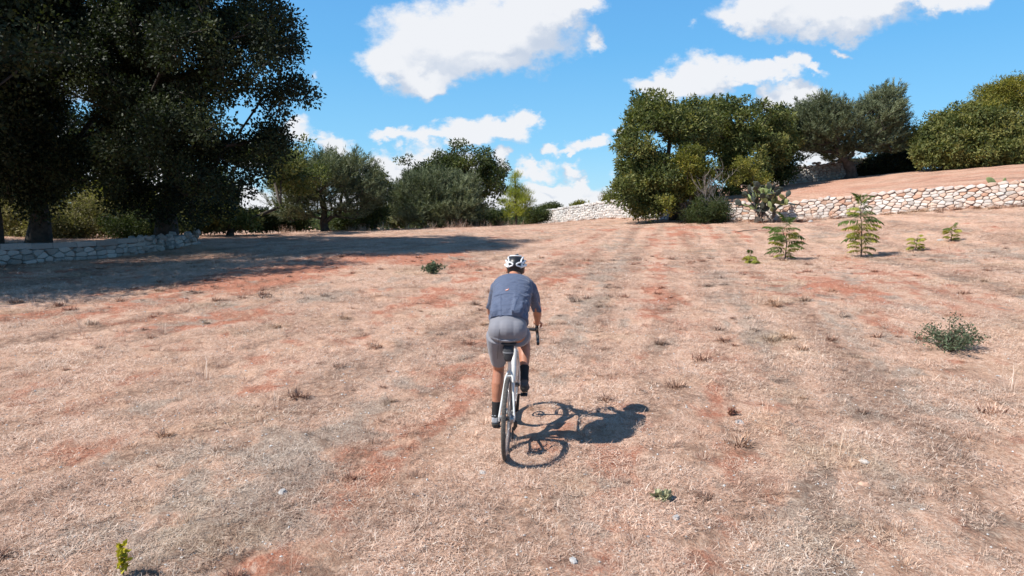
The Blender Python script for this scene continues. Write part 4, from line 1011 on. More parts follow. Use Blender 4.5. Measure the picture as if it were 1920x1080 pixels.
# ------------------------------------------------------------------ straw litter (instanced tiles, one stuff object)
def strawmat(name):
    m, nt, b = newmat(name); t = attr(nt, 'tint').outputs['Fac']
    red = attr(nt, 'red', 'INSTANCER').outputs['Fac']; gry = attr(nt, 'gry', 'INSTANCER').outputs['Fac']
    def ramp(cols):
        cr = nd(nt, 'ShaderNodeValToRGB'); lk(nt, t, cr.inputs[0]); e = cr.color_ramp.elements
        e[0].color = (*cols[0], 1); e[1].color = (*cols[-1], 1)
        for k, c in enumerate(cols[1:-1]): q = e.new((k+1)/(len(cols)-1)); q.color = (*c, 1)
        return cr.outputs[0]
    a = ramp([(.21, .105, .072), (.58, .355, .25), (.74, .51, .385), (.84, .645, .51), (.94, .86, .75)])
    r_ = ramp([(.21, .08, .05), (.47, .21, .13), (.60, .325, .215), (.70, .45, .315), (.83, .67, .53)])
    g_ = ramp([(.14, .10, .08), (.35, .26, .20), (.51, .405, .325), (.64, .535, .445), (.80, .71, .62)])
    c = mixc(nt, red, a, r_); c = mixc(nt, gry, c, g_)
    P = nd(nt, 'ShaderNodeNewGeometry').outputs['Position']
    v0 = noise(nt, P, 11, 6, .75)
    c = mixc(nt, mathn(nt, 'MULTIPLY', attr(nt, 'drk', 'INSTANCER').outputs['Fac'], maprange(nt, v0, .36, .60, .05, .74)), c, (.23, .125, .085))
    v1 = noise(nt, P, 9, 5, .7); v2 = noise(nt, P, .55, 3, .55); v3 = noise(nt, vmath(nt, 'MULTIPLY', P, (1, .6, 1)), 15, 6, .72)
    c = mixc(nt, maprange(nt, v2, .52, .68, 0, .25), c, (.62, .48, .28))
    c = mixc(nt, maprange(nt, v1, .50, .70, 0, .62), c, (.17, .10, .075))
    c = mixc(nt, maprange(nt, v1, .46, .30, 0, .38), c, (.84, .70, .58))
    c = mixc(nt, maprange(nt, v3, .52, .68, 0, .45), c, (.20, .12, .085))
    lk(nt, c, b.inputs['Base Color']); b.inputs['Roughness'].default_value = .8; b.inputs['Specular IOR Level'].default_value = .25
    return m
M['straw'] = strawmat('straw')
protos = bpy.data.collections.new('straw_tiles')
def straw_tile(k, kind):
    g = np.random.default_rng(200+k)
    if kind == 'mat': n, Rr = 1250, .36; L_ = .014+.07*g.random(n)**2.2; el = np.abs(g.normal(0, .3, n)); W = g.uniform(.0008, .0020, n)
    elif kind == 'tuft': n, Rr = 90, .07; L_ = g.uniform(.03, .10, n); el = g.uniform(.25, 1.35, n); W = g.uniform(.0008, .0017, n)
    elif kind == 'dark': n, Rr = 130, .085; L_ = g.uniform(.03, .10, n); el = g.uniform(.1, 1.2, n); W = g.uniform(.002, .005, n)
    elif kind == 'stalk': n, Rr = 26, .12; L_ = g.uniform(.14, .40, n); el = g.uniform(.7, 1.5, n); W = g.uniform(.0010, .0020, n)
    rr_ = Rr*np.sqrt(g.random(n)) if kind == 'mat' else Rr*g.random(n)**.8
    a = g.uniform(0, 2*math.pi, n); bx, by = rr_*np.cos(a), rr_*np.sin(a)
    az_ = g.uniform(0, 2*math.pi, n) if kind == 'mat' else a+g.normal(0, .7, n)
    d = np.stack([np.cos(az_)*np.cos(el), np.sin(az_)*np.cos(el), np.sin(el)], 1)
    s_ = np.stack([-np.sin(az_), np.cos(az_), np.zeros(n)], 1)
    P0 = np.stack([bx, by, g.uniform(0, .012, n) if kind == 'mat' else np.zeros(n)-.003], 1)
    bend = np.stack([g.normal(0, .07, n), g.normal(0, .07, n), g.normal(.02, .07, n) if kind == 'mat' else g.normal(-.12, .10, n)], 1)*L_[:, None]
    w = W[:, None]
    P1 = P0+d*L_[:, None]*.5+bend*-.5; P2 = P0+d*L_[:, None]+bend*.5
    P1[:, 2] = np.maximum(P1[:, 2], .002)
    V = np.stack([P0-s_*w, P0+s_*w, P1+s_*w*.9, P1-s_*w*.9, P2+s_*w*.35, P2-s_*w*.35], 1).reshape(-1, 3)
    i = np.arange(n)*6; Fc = np.concatenate([np.stack([i, i+1, i+2, i+3], 1), np.stack([i+3, i+2, i+4, i+5], 1)])
    mu = {'mat': .5, 'tuft': .42, 'dark': .10, 'stalk': .55}[kind]
    me = mesh_np('straw_tile', V, Fc, M['straw'], False, {'tint': np.repeat(np.clip(g.normal(mu, .24, n), 0, 1), 6)})
    o = bpy.data.objects.new('tile_%02d' % k, me); protos.objects.link(o)
kinds = ['mat']*6+['tuft']*3+['dark']*3+['stalk']*3
for k, kd in enumerate(kinds): straw_tile(k, kd)
g = np.random.default_rng(77)
def scatter(spacing, y0, y1, xk, jit=.5):
    xs = np.arange(-xk, xk, spacing); ys_ = np.arange(y0, y1, spacing); X_, Y_ = np.meshgrid(xs, ys_)
    X_ = X_+g.uniform(-jit, jit, X_.shape)*spacing; Y_ = Y_+g.uniform(-jit, jit, X_.shape)*spacing
    return X_.ravel(), Y_.ravel()
PTS = []
def addpts(X_, Y_, var, scl, keep=None, zoff=0.0):
    if keep is not None: X_, Y_, var, scl = X_[keep], Y_[keep], var[keep], scl[keep]
    k = ~behind_wall(X_+.4, Y_); X_, Y_, var, scl = X_[k], Y_[k], var[k], scl[k]
    PTS.append((X_, Y_, ground(X_, Y_)+zoff, var, scl))
# mats, thinning over bare red soil
X_, Y_ = scatter(.37, 1.2, 14, 13); rm_, gm_ = masks(X_, Y_)
hole = sstep(.48, .62, fbm(X_*1.4, Y_*1.4, 451, 3))
keep = (np.abs(X_) < Y_*.95+1.5) & (g.random(len(X_)) > rm_*.55+.62*hole)
addpts(X_, Y_, g.integers(0, 6, len(X_)), g.uniform(.6, 1.2, len(X_)), keep)
X_, Y_ = scatter(.55, 14, 26, 24); rm_, gm_ = masks(X_, Y_)
keep = (np.abs(X_) < Y_*.95+1.5) & (g.random(len(X_)) > rm_*1.08)
addpts(X_, Y_, g.integers(0, 6, len(X_)), g.uniform(.9, 1.3, len(X_)), keep)
X_, Y_ = scatter(.95, 26, 46, 38); rm_, gm_ = masks(X_, Y_)
keep = (np.abs(X_) < Y_*.9+1.5) & (g.random(len(X_)) > rm_*1.08)
addpts(X_, Y_, g.integers(0, 6, len(X_)), g.uniform(1.0, 1.6, len(X_)), keep)
# tufts
X_, Y_ = scatter(.26, 1.5, 22, 20); rm_, gm_ = masks(X_, Y_); cl_ = fbm(X_*.9, Y_*.9, 301, 3)
pr = .16+.30*sstep(.45, .7, cl_)+.25*gm_-.1*rm_+.35*sstep(2.0, 5.0, X_)*sstep(9, 4, Y_)
keep = (np.abs(X_) < Y_*.9+1) & (g.random(len(X_)) < pr)
addpts(X_, Y_, g.integers(6, 9, len(X_)), g.uniform(.45, 1.1, len(X_)), keep)
# dark dead rosettes
pr = .022+.11*sstep(.5, .75, fbm(X_*.7, Y_*.7, 333, 3))+.07*gm_+.10*lsum(X_, Y_, TR_DRK)
keep = (np.abs(X_) < Y_*.9+1) & (g.random(len(X_)) < pr)
addpts(X_, Y_, g.integers(9, 12, len(X_)), .3+1.1*g.random(len(X_))**1.8, keep)
# tall stalks, mostly bottom right
pr = .010+.20*sstep(1.2, 4.2, X_)*sstep(8.5, 3.8, Y_)*sstep(.38, .6, cl_)+.02*sstep(.6, .75, cl_)
keep = (np.abs(X_) < Y_*.9+1) & (g.random(len(X_)) < pr)
addpts(X_, Y_, g.integers(12, 15, len(X_)), g.uniform(.4, 1.0, len(X_)), keep)
# dry fringe along the wall feet and the far field edge
for path, n, sc0, sc1 in ((pathR, 260, 1.0, 2.0), ([(-14, 41.5), (-8, 42.5), (-4, 44.5), (0, 48)], 420, 1.0, 2.0), ([(2.3, 58), (5.2, 47), (8, 40.5)], 90, 1, 2)):
    ff, L2 = place_along(path); S_ = g.uniform(0, L2, n); q = np.array([tuple(ff(s_, -abs(g.normal(.15, .35)) if path is pathR else g.normal(0, .6), 0)[0]) for s_ in S_])
    X2, Y2 = q[:, 0], q[:, 1]; v_ = g.choice([6, 7, 8, 6, 13, 9, 9], n); PTS.append((X2, Y2, ground(X2, Y2), v_, g.uniform(sc0, sc1, n)))
PX = np.concatenate([p[0] for p in PTS]); PY = np.concatenate([p[1] for p in PTS]); PZ = np.concatenate([p[2] for p in PTS])
VAR = np.concatenate([p[3] for p in PTS]); SCL = np.concatenate([p[4] for p in PTS]); n = len(PX)
e = .15; gx = (ground(PX+e, PY)-ground(PX-e, PY))/(2*e); gy = (ground(PX, PY+e)-ground(PX, PY-e))/(2*e)
ROT = np.stack([np.arctan(gy), -np.arctan(gx), np.zeros(n)], 1)
rm_, gm_ = masks(PX, PY)
me = bpy.data.meshes.new('dry_grass'); me.vertices.add(n); me.vertices.foreach_set('co', np.stack([PX, PY, PZ], 1).astype(np.float32).ravel())
def pa(nm, v, typ='FLOAT'):
    a = me.attributes.new(nm, typ, 'POINT'); a.data.foreach_set('vector' if typ == 'FLOAT_VECTOR' else 'value', (v.astype(np.int32) if typ == 'INT' else v.astype(np.float32)).ravel())
pa('rot', ROT, 'FLOAT_VECTOR'); pa('spin', g.uniform(0, 6.283, n)); pa('scl', SCL); pa('var', VAR, 'INT'); pa('red', rm_); pa('gry', gm_); pa('drk', darkmask(PX, PY))
dgrass = link('dry_grass', me, kind='stuff', label='dry straw and stubble covering the red field', category='grass')
gn = bpy.data.node_groups.new('straw_scatter', 'GeometryNodeTree')
gn.interface.new_socket('Geometry', in_out='INPUT', socket_type='NodeSocketGeometry'); gn.interface.new_socket('Geometry', in_out='OUTPUT', socket_type='NodeSocketGeometry')
a_ = gn.nodes.new('NodeGroupInput'); z_ = gn.nodes.new('NodeGroupOutput')
ip = gn.nodes.new('GeometryNodeInstanceOnPoints'); ci = gn.nodes.new('GeometryNodeCollectionInfo'); ci.inputs[0].default_value = protos; ci.inputs[1].default_value = True; ci.inputs[2].default_value = True
def na_(nm, typ):
    q = gn.nodes.new('GeometryNodeInputNamedAttribute'); q.data_type = typ; q.inputs[0].default_value = nm; return q.outputs[0]
gn.links.new(a_.outputs[0], ip.inputs['Points']); gn.links.new(ci.outputs[0], ip.inputs['Instance']); ip.inputs['Pick Instance'].default_value = True
gn.links.new(na_('var', 'INT'), ip.inputs['Instance Index'])
er = gn.nodes.new('FunctionNodeEulerToRotation'); gn.links.new(na_('rot', 'FLOAT_VECTOR'), er.inputs[0])
cz = gn.nodes.new('ShaderNodeCombineXYZ'); gn.links.new(na_('spin', 'FLOAT'), cz.inputs[2]); er2 = gn.nodes.new('FunctionNodeEulerToRotation'); gn.links.new(cz.outputs[0], er2.inputs[0])
rr_ = gn.nodes.new('FunctionNodeRotateRotation'); rr_.rotation_space = 'LOCAL'; gn.links.new(er.outputs[0], rr_.inputs[0]); gn.links.new(er2.outputs[0], rr_.inputs[1])
gn.links.new(rr_.outputs[0], ip.inputs['Rotation'])
gn.links.new(na_('scl', 'FLOAT'), ip.inputs['Scale']); gn.links.new(ip.outputs[0], z_.inputs[0])
md = dgrass.modifiers.new('scatter', 'NODES'); md.node_group = gn

# pale field stones one can pick out, each a thing; and crumbs too many to count
STN = [(530,925,.05,'small pale stone left of the wheel\'s shadow, on grey grass'),(1386,794,.06,'pale stone beside the small reddish weed'),(1620,868,.05,'pinkish stone in the dry grass, right of the reddish weed'),(905,888,.04,'small buff stone just below the rear tyre'),
 (1268,972,.04,'tiny white stone below the flat pale green weed'),(240,905,.035,'dark clod at the lower left of the field'),(1620,910,.05,'small flat orange stone low on the right'),(1075,1052,.04,'small pale stone near the bottom edge of the photo'),
 (1520,416,.16,'flat white stone lying at the foot of the wall between the saplings'),(1763,452,.12,'white stone beside the sapling nearest the right edge'),(1360,408,.2,'orange boulder at the left end of the terrace wall')]
for k, (px, py, s_, lab) in enumerate(STN):
    b_ = hit(px, py); rnd = random.Random(500+k); nm = 'dirt_clod' if 'clod' in lab else ('boulder' if 'boulder' in lab else 'field_stone')
    m_ = MB(); n_ = 8; V = []
    for zz_, q in ((-.3, .8), (.12, 1.0), (.42, .62)):
        for i in range(n_):
            a = 2*math.pi*i/n_; r_ = s_*q*(.75+.4*rnd.random()); V.append(Vector((r_*math.cos(a), r_*.7*math.sin(a), zz_*s_*(.9+.4*rnd.random()))))
    Fs = [tuple(range(n_-1, -1, -1)), tuple(range(2*n_, 3*n_))]+[(r2*n_+i, r2*n_+(i+1) % n_, (r2+1)*n_+(i+1) % n_, (r2+1)*n_+i) for r2 in range(2) for i in range(n_)]
    m_.add(V, Fs, .02 if 'orange' not in lab else .95); o = m_.build(nm, M['core'] if 'clod' in lab else M['stone_white'] if 'orange' not in lab and 'pinkish' not in lab else M['stone'], None, sharp=30, label=lab, category='stone' if 'clod' not in lab else 'clod'); o.location = b_; o.rotation_euler = (0, 0, rnd.random()*6)
mb = MB(); rnd = random.Random(9)
for k in range(5200):
    Yp = 2.5+27*rnd.random()**1.5; Xp = rnd.uniform(-1, 1)*(Yp*.85+.5)
    if Xp > wall_x_at(Yp)-.5 and Yp > 20: continue
    z_0 = float(base_z(Xp, Yp)+micro(Xp, Yp)); s_ = rnd.uniform(.004, .013)*(1+Yp/20)
    V = [Vector((Xp+s_*rnd.uniform(.5, 1.2)*x, Yp+s_*rnd.uniform(.5, 1.2)*y, z_0+s_*z*rnd.uniform(.4, .9))) for x, y, z in ((1, 0, .3), (0, 1, .2), (-1, 0, .3), (0, -1, .3), (.1, 0, 1.2))]
    mb.add(V, [(0, 1, 4), (1, 2, 4), (2, 3, 4), (3, 0, 4), (3, 2, 1, 0)], rnd.random())
mb.build('gravel', M['stone_white'], None, smooth=False, kind='stuff', label='small pale pebbles and crumbs scattered over the field', category='gravel')
b_ = hit(1420, 432); p2 = hit(1378, 437)
mb = MB(); mb.tube([Vector((0, 0, .03)), (p2-b_)*.5+Vector((0, .05, .05)), (p2-b_)+Vector((0, 0, .03))], [.018, .022, .012], 6)
o = mb.build('fallen_stick', M['twig'], None, label='dark fallen stick on the red soil left of the prickly pear', category='stick'); o.location = b_

# ------------------------------------------------------------------ bicycle
RX, RY = -.052, 5.80
B0 = Vector((RX, RY, float(base_z(RX, RY))-.002)); YAW = -R(4.3)
slope = math.atan((float(base_z(RX+.07, RY+1.02))-float(base_z(RX, RY)))/1.02)
BROT = Matrix.Rotation(YAW, 3, 'Z') @ Matrix.Rotation(slope, 3, 'X') @ Matrix.Rotation(R(1.0), 3, 'Y')
BEUL = BROT.to_euler()
# flatten straw height offset under the bike is nothing: wheels stand on the soil
M['frame'] = simple('silver_white_paint', (.62, .62, .60), .28, coat=.5)
M['rubber'] = simple('tyre_rubber', (.10, .09, .08), .85, nscale=60, namt=.3, bump=.4, bscale=220)
M['sidewall'] = simple('tan_dust_rubber', (.16, .14, .12), .85, nscale=30, namt=.3)
M['alloy'] = simple('alloy', (.55, .55, .56), .32, .9)
M['black'] = simple('black_plastic', (.018, .018, .020), .45)
M['carbon'] = simple('black_rim', (.03, .03, .032), .35, coat=.3)
M['bagfab'] = simple('black_bag_fabric', (.035, .036, .040), .8, nscale=120, namt=.2)
bike = empty('bicycle', B0, BEUL, label='silver-white gravel bicycle with drop handlebar under the rider', category='bicycle')
RA, BB, FA = Vector((0, 0, .355)), Vector((0, .425, .285)), Vector((0, 1.03, .355))
ST = Vector((0, .262, .83)); HT, HB = Vector((0, .845, .89)), Vector((0, .898, .735))
fr = MB()
fr.tube([BB, BB.lerp(ST, .5), ST], [(.018, .020), .017, .0165], 12); fr.tube([HB+Vector((0, -.02, .02)), BB], [(.026, .028), (.030, .026)], 12)
fr.tube([HT+Vector((0, -.01, -.03)), ST+Vector((0, 0, -.03))], [(.018, .019), .015], 12); fr.tube([HB, HT], [.025, .022], 12)
fr.tube([BB+Vector((-.036, 0, 0)), BB+Vector((.036, 0, 0))], .024, 12)
for s in (-1, 1):
    fr.tube([BB+Vector((s*.018, -.03, 0)), Vector((s*.038, .32, .29)), Vector((s*.056, .15, .325)), Vector((s*.066, .01, .352))], [.014, .0125, .011, .010], 8)
    fr.tube([Vector((s*.014, .275, .70)), Vector((s*.032, .23, .655)), Vector((s*.052, .10, .49)), Vector((s*.067, .0, .362))], [.011, .010, .009, .009], 8)
    fr.box((s*.066, .0, .355), (.005, .018, .02))
fr.tube([Vector((-.030, .245, .668)), Vector((.030, .245, .668))], .008, 8)
fr.build('frame', M['frame'], bike)
fk = MB()
for s in (-1, 1): fk.tube([HB+Vector((s*.02, .0, .0)), Vector((s*.040, .93, .66)), Vector((s*.052, .985, .5)), FA+Vector((s*.054, 0, 0))], [.017, .015, .013, .011], 8)
fk.tube([HB+Vector((-.03, 0, .0)), HB+Vector((.03, 0, .0))], .018, 10)
fk.build('fork', M['frame'], bike)
def wheel(c, name='wheel'):
    w = MB(); w.tube([Vector((-.05, 0, 0)), Vector((-.03, 0, 0)), Vector((.03, 0, 0)), Vector((.05, 0, 0))], [.012, .022, .022, .012], 12)
    hub = w.build(name, M['black'], bike); hub.location = c
    def ring(prof, n=72):
        V = []; Fs = []; m = len(prof)
        for i in range(n):
            a = 2*math.pi*i/n
            for (x, r_) in prof: V.append((x, r_*math.cos(a), r_*math.sin(a)))
        for i in range(n):
            for k in range(m): Fs.append((i*m+k, i*m+(k+1) % m, ((i+1) % n)*m+(k+1) % m, ((i+1) % n)*m+k))
        return V, Fs
    t = MB(); prof = [(.0195*math.cos(a), .334+.0205*math.sin(a)) for a in np.linspace(0, 2*math.pi, 12, endpoint=False)]; t.add(*ring(prof))
    for i in range(150):                    # tread knobs
        a = 2*math.pi*i/150
        for x in (-.012, -.004, .004, .012) if i % 2 else (-.008, 0, .008):
            r_ = .334+.0205*math.sqrt(max(0, 1-(x/.0195)**2)); rot = Matrix.Rotation(a, 3, 'X'); t.box(rot @ Vector((x, 0, r_)), (.0026, .0042, .0022), rot)
    t.build('tyre', M['rubber'], hub, sharp=30)
    r = MB(); r.add(*ring([(-.0125, .318), (-.0125, .300), (-.004, .285), (.004, .285), (.0125, .300), (.0125, .318)])); r.build('rim', M['alloy'], hub)
    s = MB()
    for i in range(24):
        a = 2*math.pi*i/24; sd_ = 1 if i % 2 else -1; a2 = a+(.5 if (i//2) % 2 else -.5); s.tube([Vector((sd_*.028, .02*math.cos(a2), .02*math.sin(a2))), Vector((sd_*.003, .29*math.cos(a), .29*math.sin(a)))], .0011, 4)
    s.build('spokes', M['alloy'], hub)
    d = MB(); d.add(*ring([(-.041, .08), (-.041, .058), (-.039, .058), (-.039, .08)], 36))
    for i in range(5): a = 2*math.pi*i/5; d.tube([Vector((-.04, .01*math.cos(a), .01*math.sin(a))), Vector((-.04, .06*math.cos(a+.5), .06*math.sin(a+.5)))], .003, 4)
    d.build('brake_disc', M['alloy'], hub); return hub
wrk = wheel(RA); wheel(FA)
cs = MB()
for i in range(8): cs.tube([Vector((.032+i*.0038, 0, 0)), Vector((.0345+i*.0038, 0, 0))], .062-.0045*i, 20)
cs.build('cassette', M['alloy'], wrk)
ck = MB()
ck.tube([BB+Vector((-.068, 0, 0)), BB+Vector((.068, 0, 0))], .013, 10)
CA = R(100)     # crank angle: right up and a touch forward
cr_ = Vector((0, math.cos(CA), math.sin(CA)))*.172
ck.tube([BB+Vector((.064, 0, 0)), BB+Vector((.078, 0, 0))+cr_], [(.010, .015), (.008, .011)], 8); ck.tube([BB+Vector((-.064, 0, 0)), BB+Vector((-.078, 0, 0))-cr_], [(.010, .015), (.008, .011)], 8)
ck.build('crank', M['black'], bike)
ch = MB(); ch.tube([BB+Vector((.044, 0, 0)), BB+Vector((.049, 0, 0))], .088, 28); ch.build('chainring', M['black'], bike)
PR = BB+Vector((.128, 0, 0))+cr_; PL = BB+Vector((-.128, 0, 0))-cr_
for P_, s in ((PR, 1), (PL, -1)):
    p_ = MB(); p_.box(P_, (.032, .030, .010)); p_.tube([P_-Vector((s*.05, 0, 0)), P_], .006, 6); p_.build('pedal', M['black'], bike)
cn = MB(); cn.tube([RA+Vector((.046, 0, .045)), BB+Vector((.046, 0, .088))], (.003, .004), 4); cn.tube([Vector((.046, .03, .19)), BB+Vector((.046, 0, -.088))], (.003, .004), 4); cn.build('chain', M['carbon'], bike)
dr = MB(); dr.tube([Vector((.075, -.005, .335)), Vector((.078, .01, .29)), Vector((.06, .02, .25))], [.016, .018, .014], 8); dr.box((.055, .03, .215), (.006, .012, .045)); dr.tube([Vector((.046, .02, .25)), Vector((.06, .02, .25))], .022, 12); dr.tube([Vector((.046, .035, .18)), Vector((.06, .035, .18))], .022, 12)
dr.build('rear_derailleur', M['black'], bike)
sp = MB(); SD = (ST-BB).normalized(); sp.tube([ST, ST+SD*.14], .0138, 12); sp.build('seatpost', M['black'], bike)
sa = MB(); SC = Vector((0, .178, .998))
sa.loft([(SC+Vector((0, -.115, .004)), (1, 0, 0), (0, .1, 1), .045, .010), (SC+Vector((0, -.10, .008)), (1, 0, 0), (0, 0, 1), .068, .017), (SC+Vector((0, -.05, .006)), (1, 0, 0), (0, 0, 1), .070, .018), (SC+Vector((0, .0, 0)), (1, 0, 0), (0, 0, 1), .048, .018), (SC+Vector((0, .07, 0)), (1, 0, 0), (0, 0, 1), .026, .016), (SC+Vector((0, .14, -.004)), (1, 0, 0), (0, 0, 1), .018, .012)], 20)
for s in (-1, 1): sa.tube([SC+Vector((s*.035, -.09, -.012)), SC+Vector((s*.022, -.03, -.035)), SC+Vector((s*.022, .05, -.035)), SC+Vector((s*.010, .11, -.012))], .0035, 6)
sa.build('saddle', M['black'], bike)
hb = MB(); HC = Vector((0, .925, .955))
hb.tube([Vector((-.20, .925, .955)), HC, Vector((.20, .925, .955))], .0145, 10)
for s in (-1, 1):
    hb.tube([Vector((s*.195, .925, .955)), Vector((s*.208, .955, .954)), Vector((s*.212, 1.005, .945)), Vector((s*.216, 1.03, .905)), Vector((s*.222, 1.01, .855)), Vector((s*.228, .95, .832)), Vector((s*.232, .87, .825))], [.0145, .015, .0155, .0155, .0155, .0155, .016], 10)
hb.build('handlebar', M['black'], bike)
for s in (-1, 1):
    lv = MB(); lv.tube([Vector((s*.212, .995, .955)), Vector((s*.213, 1.035, .972)), Vector((s*.213, 1.065, .995)), Vector((s*.213, 1.075, 1.012))], [.017, .0175, .017, .012], 10)
    lv.tube([Vector((s*.214, 1.07, .985)), Vector((s*.218, 1.085, .94)), Vector((s*.224, 1.075, .88))], [(.008, .005), (.009, .004), (.008, .003)], 6); lv.build('brake_lever', M['black'], bike)
sm = MB(); sm.tube([Vector((0, .835, .925)), HC+Vector((0, .0, 0))], .016, 10); sm.tube([HT, HT+Vector((0, -.016, .05))], .018, 12); sm.build('stem', M['black'], bike)
cg = MB()   # water bottle on the down tube
DTm = HB.lerp(BB, .45); dd = (BB-HB).normalized(); up_ = Vector((0, -dd.z, dd.y)); up_ = up_ if up_.z > 0 else -up_
cg.tube([DTm+up_*.065-dd*.09, DTm+up_*.065-dd*.07, DTm+up_*.065+dd*.09], [.02, .035, .035], 14)
o = cg.build('water_bottle', M['frame'], None, label='pale water bottle in the frame between the rider\'s legs', category='bottle'); o.location = B0; o.rotation_euler = BEUL
bg_ = MB()
bg_.loft([((0, .10, .845), (1, 0, 0), (0, 1, 0), .022, .02), ((0, .09, .862), (1, 0, 0), (0, 1, 0), .034, .035), ((0, .095, .91), (1, 0, 0), (0, 1, 0), .046, .05), ((0, .11, .965), (1, 0, 0), (0, 1, 0), .048, .058), ((0, .12, .985), (1, 0, 0), (0, 1, 0), .04, .05)], 20, power=3)
sb = bg_.build('saddle_bag', M['bagfab'], None, label='small black bag strapped under the bicycle saddle', category='bag'); sb.location = B0; sb.rotation_euler = BEUL
st_ = MB(); st_.loft([((0, .095, .925), (1, 0, 0), (0, 1, 0), .0485, .0525), ((0, .097, .937), (1, 0, 0), (0, 1, 0), .0495, .0535)], 20, power=3); st_.build('strap', simple('grey_strap', (.16, .16, .17), .7), sb)

# ------------------------------------------------------------------ rider
M['skin'] = simple('skin', (.40, .175, .105), .5, nscale=14, namt=.12)
M['skin'].node_tree.nodes['Principled BSDF'].inputs['Subsurface Weight'].default_value = .08
def fabric(name, col, fold, fs=(9, 26, 26), rough=.75):
    m, nt, b = newmat(name); b.inputs['Roughness'].default_value = rough; b.inputs['Base Color'].default_value = (*col, 1); b.inputs['Sheen Weight'].default_value = .15
    tcn = nd(nt, 'ShaderNodeTexCoord'); v_ = vmath(nt, 'MULTIPLY', tcn.outputs['Object'], fs)
    n_ = noise(nt, v_, 1.0, 4, .5, .6); n2_ = noise(nt, tcn.outputs['Object'], 260, 2)
    bn = nd(nt, 'ShaderNodeBump'); bn.inputs['Strength'].default_value = fold; bn.inputs['Distance'].default_value = .02
    lk(nt, mathn(nt, 'MULTIPLY_ADD', n2_, .04, n_), bn.inputs['Height']); lk(nt, bn.outputs[0], b.inputs['Normal']); return m
M['jersey'] = fabric('slate_blue_jersey', (.072, .095, .158), 1.0)
M['shorts'] = fabric('grey_shorts', (.185, .185, .21), .15, (6, 9, 12))
M['sock'] = simple('black_sock', (.015, .015, .016), .9)
M['shoe'] = simple('grey_shoe', (.30, .31, .33), .5); M['sole'] = simple('shoe_sole', (.05, .045, .04), .8)
M['shoe_dark'] = simple('dark_shoe', (.055, .055, .06), .7)  # right shoe only, darker than the left one
M['hair'] = simple('dark_hair', (.02, .013, .009), .6, nscale=60, namt=.4)
M['white'] = simple('helmet_white', (.78, .78, .78), .3, coat=.4)
M['helm_black'] = simple('helmet_black', (.014, .015, .018), .4)
M['emblem'] = simple('emblem_orange', (.8, .30, .2), .6)
M['emblem_white'] = simple('emblem_white', (.8, .76, .72), .6)

hipc = Vector((-.012, .165, 1.105)); sdir = Vector((0, .655, .756)); back = Vector((0, -.756, .655)); XA = Vector((1, 0, 0))
def sp_(t): return hipc+Vector((0, .0, 0))+Vector((0, math.sin(t*1.2)*.0, 0))+sdir*t
def spine(t):   # rounded back: parameter 0 hips .. 1 neck base
    P_ = [Vector((-.014, .13, 1.10)), Vector((-.010, .235, 1.225)), Vector((-.005, .38, 1.335)), Vector((0, .52, 1.415)), Vector((.002, .625, 1.46)), Vector((.003, .69, 1.485))]
    f_ = t*(len(P_)-1); i = min(len(P_)-2, int(f_)); return P_[i].lerp(P_[i+1], f_-i)
def ring_at(t, rx, ry, off=0.0):
    d = (spine(min(1, t+.08))-spine(max(0, t-.08))).normalized(); b_ = Vector((0, -d.z, d.y)); b_ = b_ if b_.z > 0 else -b_
    return (spine(t)+b_*off, XA, b_, rx, ry)
SHL, SHR = Vector((-.152, .625, 1.405)), Vector((.155, .625, 1.405))
ELL, ELR = Vector((-.225, .755, 1.185)), Vector((.222, .765, 1.175))
WRL, WRR = Vector((-.218, .955, 1.015)), Vector((.218, .955, 1.015))
HIPL, HIPR = Vector((-.098, .165, 1.05)), Vector((.075, .175, 1.065))
ANL = PL+Vector((-.004, -.085, .128)); ANR = PR+Vector((.006, -.085, .165))
def knee(h, a, l1=.455, l2=.445):
    v_ = a-h; d = v_.length; x_ = (l1*l1-l2*l2+d*d)/(2*d); hh_ = math.sqrt(max(.0004, l1*l1-x_*x_)); u_ = v_/d
    f = Vector((0, 1, 0)); f = (f-u_*f.dot(u_)).normalized(); return h+u_*x_+f*hh_
KNL, KNR = knee(HIPL, ANL), knee(HIPR, ANR); KNR.x += .02
def limb(mb, pts, n=14):
    P_ = [Vector(p) for p, r_ in pts]; mb.tube(P_, [r_ for p, r_ in pts], n)
    mb.ell(P_[0], pts[0][1] if not isinstance(pts[0][1], tuple) else min(pts[0][1])); mb.ell(P_[-1], pts[-1][1] if not isinstance(pts[-1][1], tuple) else min(pts[-1][1]))
def leg_pts(h, k, a, s, e=0.0):
    t1, t2 = k-h, a-k
    back1 = Vector((0, -1, 0)); back1 = (back1-t1.normalized()*back1.dot(t1.normalized())).normalized()
    back2 = Vector((0, -1, 0)); back2 = (back2-t2.normalized()*back2.dot(t2.normalized())).normalized()
    return [(h, .078+e), (h+t1*.3, .074+e), (h+t1*.6, .064+e), (h+t1*.88, .056+e), (k, .053+e), (k+t2*.12+back2*.004, .052+e), (k+t2*.30+back2*.014, .058+e), (k+t2*.48+back2*.010, .052+e), (k+t2*.72, .038+e), (k+t2*.92, .031+e), (a, .033+e)]
body = MB()
HD = Vector((.004, .80, 1.578))
body.loft([ring_at(.0, .15, .10), ring_at(.2, .145, .10), ring_at(.5, .155, .105), ring_at(.8, .165, .095), ring_at(1.0, .07, .065)], 24)
limb(body, [(spine(.93), .062), (Vector((.003, .735, 1.525)), .058), (HD+Vector((0, -.02, -.03)), .060)])
body.ell(HD, (.076, .098, .108), Matrix.Rotation(R(-8), 3, 'X')); body.ell(HD+Vector((0, .045, -.065)), (.055, .055, .06))
body.ell(HD+Vector((0, .105, -.03)), (.013, .020, .022))                        # nose
for s in (-1, 1): body.ell(HD+Vector((s*.079, -.004, -.022)), (.011, .019, .032))    # ears
